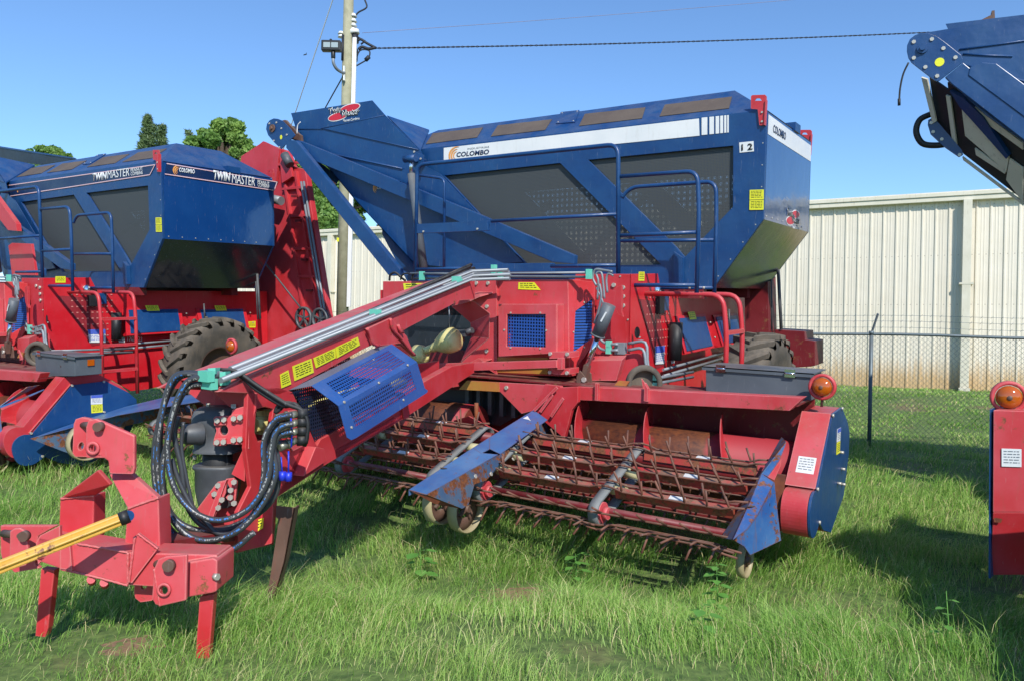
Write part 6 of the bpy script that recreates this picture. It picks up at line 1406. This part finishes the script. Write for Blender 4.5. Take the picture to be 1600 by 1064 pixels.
    rf = MB(); rf.plate([(-34, .0, ze + .16), (16, .0, ze + .16), (16, 16, ze + 1.4), (-34, 16, ze + 1.4)], (0, 0, -.05)); rf.build('roof', FAS, root)
    bk = MB(); bk.span((-34, .3, -.2), (16, 15.8, ze)); bk.build('inner_block', FAS, root)
    for X_ in (1.86, -22.5):
        d = MB(); d.span((X_ - .13, -.3, zb + .02), (X_ + .1, -.04, ze - .1)); d.box((X_ - .02, -.34, zb + .05), (.3, .14, .1)); d.build('downspout', FAS, root, bevel=.01)
        d = MB(); d.span((X_ - .2, -.31, 3.6), (X_ + .17, -.03, 3.66)); d.build('strap', FAS, root)
warehouse()

# ---- chain-link fence with barbed wire
def fence():
    a = V((-6, 17.1, 0)); b = V((13, 10.1, 0)); d = (b - a); L = d.length; d.normalize()
    root = bpy.data.objects.new('chain_link_fence', None); COL.objects.link(root); m4 = Matrix((d, V((-d.y, d.x, 0)), V((0, 0, 1)))).transposed().to_4x4(); m4.translation = a; root.matrix_world = m4
    tag(root, 'galvanised chain-link fence with barbed wire strands in front of the warehouse', 'fence')
    at = lambda x: float(hgt(a.x + d.x * x, a.y + d.y * x)); GAL = paint('fence_galvanised', '5c6a70', '74828a', '4a5050', rough=.5, metal=.35, dirtamt=.4, bump=0)
    xp = (V((5.75, 12.76, 0)) - a).dot(d); x = xp - 12
    while x < L + .1:
        g = at(x); p = MB(); p.tube([(x, 0, g - .2), (x, 0, g + 1.86)], .032, 12); p.tube([(x, 0, g + 1.86), (x, 0, g + 1.92)], .042, 12); po = p.build('post', GAL, root)
        q = MB(); q.beam((x, 0, g + 1.88), (x + .08, -.14, g + 2.2), .02, .035); q.build('barb_arm', STEEL, po); x += 3.05
    n_ = 40; P = lambda h_, yo=0, sag=0: [(L * i / n_, yo, at(L * i / n_) + h_ - (0)) for i in range(n_ + 1)]
    m_ = MB(); m_.tube(P(1.87), .024, 8); m_.build('top_rail', GAL, root)
    for h_, yo in ((1.98, -.045), (2.08, -.09), (2.17, -.13)):
        m_ = MB(); m_.tube(P(h_, yo), .0035, 4)
        for i in range(int(L / .14)): x = i * .14; g = at(x); m_.tube([(x - .02, yo, g + h_ - .02), (x + .02, yo, g + h_ + .02)], .0025, 3)
        m_.build('barbed_wire', GAL, root)
    m_ = MB(); s = .082; h_ = 1.82; x = -h_
    while x < L:
        for sg in (1, -1):
            x0, x1 = (x, x + h_) if sg > 0 else (x + h_, x); z0, z1 = .03, .03 + h_
            if 0 < min(x0, x1) and max(x0, x1) < L: m_.tube([(x0, .035 * 1, at(x0) + z0), (x1, .035, at(x1) + z1)], .0024, 3, cap=False)
        x += s
    m_.build('wire_mesh', GAL, root)
fence()

# ---- utility pole with flood lamp
def pole():
    Y = 18.0; p = lambda x, y, yy=Y: wpt((x, y), yy)
    top = p(546, -60); bot = p(532, 640); bot = bot + (top - bot) * 0; k = (bot.z - .1) / (top.z - bot.z); foot = bot - (top - bot) * k
    root = bpy.data.objects.new('utility_pole', None); COL.objects.link(root); root.location = foot; root['label'] = 'weathered wooden utility pole with a white conduit strip down its right side'; root['category'] = 'utility pole'
    R0 = lambda q: V(q) - foot
    m_ = MB(); m_.tube([R0(foot), R0(top)], [.15, .112], 22); m_.build('pole', POLEW, root)
    m_ = MB(); m_.beam(R0(p(554.5, 60, Y - .08)), R0(p(545, 480, Y - .08)), .08, .09, (1, 0, 0)); m_.build('conduit', WHITE, root)
    m_ = MB()
    for t in ((552, 22), (552, 30), (552, 37), (551, 44)): m_.tube([R0(p(t[0], t[1])), R0(p(t[0], t[1] + 5))], [.05, .09], 12)
    for t in ((533, 50), (533, 55)): m_.tube([R0(p(t[0], t[1])), R0(p(t[0], t[1] + 4))], [.05, .08], 12)
    m_.tube([R0(p(553, 48)), R0(p(554, 54))], [.12, .12], 12); m_.build('insulator', WHITE, root)
    m_ = MB(); m_.tube([R0(p(554, 55)), R0(p(555, 68))], .085, 12); m_.tube([R0(p(555, 78)), R0(p(554, 96))], .07, 12); m_.tube([R0(p(536, 55, Y - .1)), R0(p(535, 95, Y - .1))], .03, 8); m_.tube([R0(q) for q in (p(555, 68), p(563, 62), p(573, 68), p(588, 76))], .03, 6, smooth=4)
    m_.tube([R0(q) for q in (p(560, 78), p(566, 74), p(576, 77), p(586, 75))], .035, 6, smooth=4); m_.tube([R0(q) for q in (p(555, 100), p(562, 80), p(577, 80), p(576, 92), p(570, 96), p(556, 104))], .018, 6, smooth=4)
    m_.tube([R0(p(571, 95)), R0(p(577, 89))], .05, 8); m_.tube([R0(q) for q in (p(554, 28), p(560, 20), p(573, 12), p(570, 0), p(572, -6))], .02, 6, smooth=4)
    m_.tube([R0(p(556, 57)), R0(p(570, 65))], .02, 6); m_.tube([R0(p(564, 70)), R0(p(571, 64))], .02, 6); m_.build('cable_fitting', WIREB, root)
    m_ = MB(); m_.beam(R0(p(538, 104.5, Y - .18)), R0(p(538, 127, Y - .18)), .1, .03, (1, 0, 0)); m_.build('lamp_bracket', WHITE, root)
    lampo = bpy.data.objects.new('flood_lamp', None)
    m_ = MB(); m_.tube([R0(q) for q in (p(538, 115, Y - .2), p(531, 112, Y - .35), p(525, 107, Y - .45), p(521, 99, Y - .5), p(520.5, 92, Y - .5))], .035, 10, smooth=4); m_.build('lamp_arm', STEEL, root)
    c = R0(p(518, 73, Y - .5)); m_ = MB(); m_.box(c, (.44, .16, .24)); m_.tube([c + V((.04, 0, -.12)), c + V((.045, 0, -.28))], .05, 12); m_.tube([c + V((-.02, 0, .12)), c + V((-.02, 0, .17))], .03, 10); fl = m_.build('flood_lamp', mk_simple('lamp_black', '121316', .45), root, bevel=.02)
    m_ = MB(); m_.span(c + V((-.165, -.09, -.055)), c + V((-.012, -.07, .06))); m_.span(c + V((.012, -.09, -.055)), c + V((.165, -.07, .06))); m_.build('lamp_window', GLASS, fl)
    m_ = MB(); b_ = R0(p(528, 375, Y - .19)); m_.box(b_, (.05, .02, .09)); m_.build('tag', YELLOW, root)
    def wire(name, pts, r_, label, mat=WIREB, sm=8):
        o = MB().tube([V(q) for q in pts], r_, 6, smooth=sm).build(name, mat, None); o['label'] = label; o['category'] = 'cable'; return o
    # twisted service cable
    P = [p(588, 76)]; 
    for i in range(1, 31): 
        t = i / 30; P.append(p(588 + (1700 - 588) * t, 76 - 37 * t + 10 * math.sin(math.pi * t) * .6, Y + 6 * t))
    m_ = MB()
    for ph in (0, 3.14):
        m_.tube([P[0].lerp(P[-1], 0) if False else q + V((0, math.cos(i * 1.9 + ph), math.sin(i * 1.9 + ph))) * .014 for i, q in enumerate([P[int(j / 8)].lerp(P[min(int(j / 8) + 1, 30)], (j % 8) / 8) for j in range(0, 241)])], .011, 5)
    o = m_.build('service_cable', WIREB, None); o['label'] = 'thick twisted black cable running right from the pole across the sky'; o['category'] = 'cable'
    wire('overhead_wire', [p(566, 52), p(900, 28, Y + 2), p(1230, 1, Y + 4), p(1500, -24, Y + 6)], .006, 'faint thin wire rising to the upper right above the twisted cable', paint('faint_wire', '7c7a8c', '8c88a0', dirtamt=.1, bump=0))
    wire('guy_wire', [p(530, -30, Y + .5), p(463, 172, Y + 3), p(418, 310, Y + 6)], .014, 'pale guy strand slanting down left of the pole to the conveyor head', mk_simple('pale_strand', 'dcdce4', .6))
    wire('drop_wire', [p(537, 118, Y - .2), p(509, 168, Y + 2), p(470, 240, Y + 5)], .016, 'short dark wire slanting down from the lamp bracket behind the chute')
pole()
# a bird far off
m_ = MB(); c = wpt((476.5, 86), 40); m_.tube([c + V((-.09, 0, -.03)), c, c + V((.1, 0, .02))], [.01, .035, .008], 6, smooth=3); m_.plate([c + V((.02, 0, 0)), c + V((.07, .04, .14)), c + V((.07, .05, 0))], (0, .01, 0)); o = m_.build('bird', WIREB, None); tag(o, 'tiny dark bird flying in the sky left of the pole', 'bird')

# ---- worn yellow shaft lying on the hitch
def yshaft():
    a = wpt(px('C', '-120,640')[0], 3.45); b = wpt(px('C', '612,350')[0], 3.72); e = wpt(px('C', '640,338')[0], 3.74); root = bpy.data.objects.new('yellow_drive_shaft', None); COL.objects.link(root); root.location = (a + b) / 2; tag(root, 'worn yellow ridged shaft with a blue end leaning across the red hitch frame', 'drive shaft')
    A, B_ = a - root.location, b - root.location; ax = (B_ - A).normalized(); u = ax.cross(V((0, 0, 1))).normalized(); w_ = u.cross(ax); m_ = MB(); n_ = 36; i0 = 0
    for q in (A, B_):
        for k in range(n_): an = 2 * math.pi * k / n_; r_ = .0275 + .0048 * math.cos(6 * an); m_.v.append(q + u * (math.cos(an) * r_) + w_ * (math.sin(an) * r_))
    for k in range(n_): m_.face([k, (k + 1) % n_, n_ + (k + 1) % n_, n_ + k])
    m_.build('tube', SHAFTY, root); m_ = MB(); m_.tube([B_ - ax * .012, B_ + ax * .03], .0335, 20); m_.build('collar', BLACK, root); m_ = MB(); m_.tube([B_ + ax * .03, e - root.location], .026, 16); m_.build('inner_tube', BLUE, root)
yshaft()

# ---- broad-leaved weeds
def weed(p, h, n_, ls, label, seed, name='broadleaf_weed', spread=.5):
    c = gpt(p); c.z = float(hgt(c.x, c.y)); root = bpy.data.objects.new(name, None); COL.objects.link(root); root.location = c; tag(root, label, 'weed', 'weeds in the grass'); r = random.Random(seed)
    s = MB(); lf = MB(); s.tube([(0, 0, -.02), (.01, 0, h * .5), (.0, .01, h)], [.005, .004, .002], 6)
    for i in range(n_):
        z = h * (.15 + .85 * i / n_); a = i * 2.4 + r.uniform(-.4, .4); q = V((0, 0, z)); L = ls * r.uniform(.7, 1.15); d = V((math.cos(a), math.sin(a), r.uniform(.1, .6))).normalized(); e = q + d * (L * spread); s.tube([q, e], .002, 4)
        sd_ = d.cross(V((0, 0, 1))).normalized(); dr = V((d.x, d.y, -.15)).normalized(); P = [(0, 0), (.2, .36), (.5, .42), (.8, .22), (1, 0)]
        for sg in (1, -1):
            cen = [e + dr * (t * L) for t, w_ in P]; ed = [e + dr * (t * L) + sd_ * (sg * w_ * L) + V((0, 0, .10 * L * w_)) for t, w_ in P]
            for a_ in range(4):
                if a_ == 0: lf.sheet([cen[0], cen[1], ed[1]])
                elif a_ == 3: lf.sheet([cen[3], cen[4], ed[3]])
                else: lf.quad(cen[a_], cen[a_ + 1], ed[a_ + 1], ed[a_])
    s.build('stem', WEEDL, root); lf.build('leaves', WEEDL, root)
weed((655, 905), .26, 9, .11, 'pale green broad-leaved weed in front of the twin skid wheels', 1)
weed((898, 915), .26, 14, .085, 'bushy broad-leaved weed beside the bare soil patch', 2)
weed((1118, 975), .44, 22, .075, 'tall leafy weed below the right row divider', 3, spread=.3)
weed((1095, 995), .18, 9, .08, 'low weed at the foot of the tall leafy one', 4)
weed((1478, 1020), .34, 6, .06, 'weed in the shade near the right edge panel', 5)
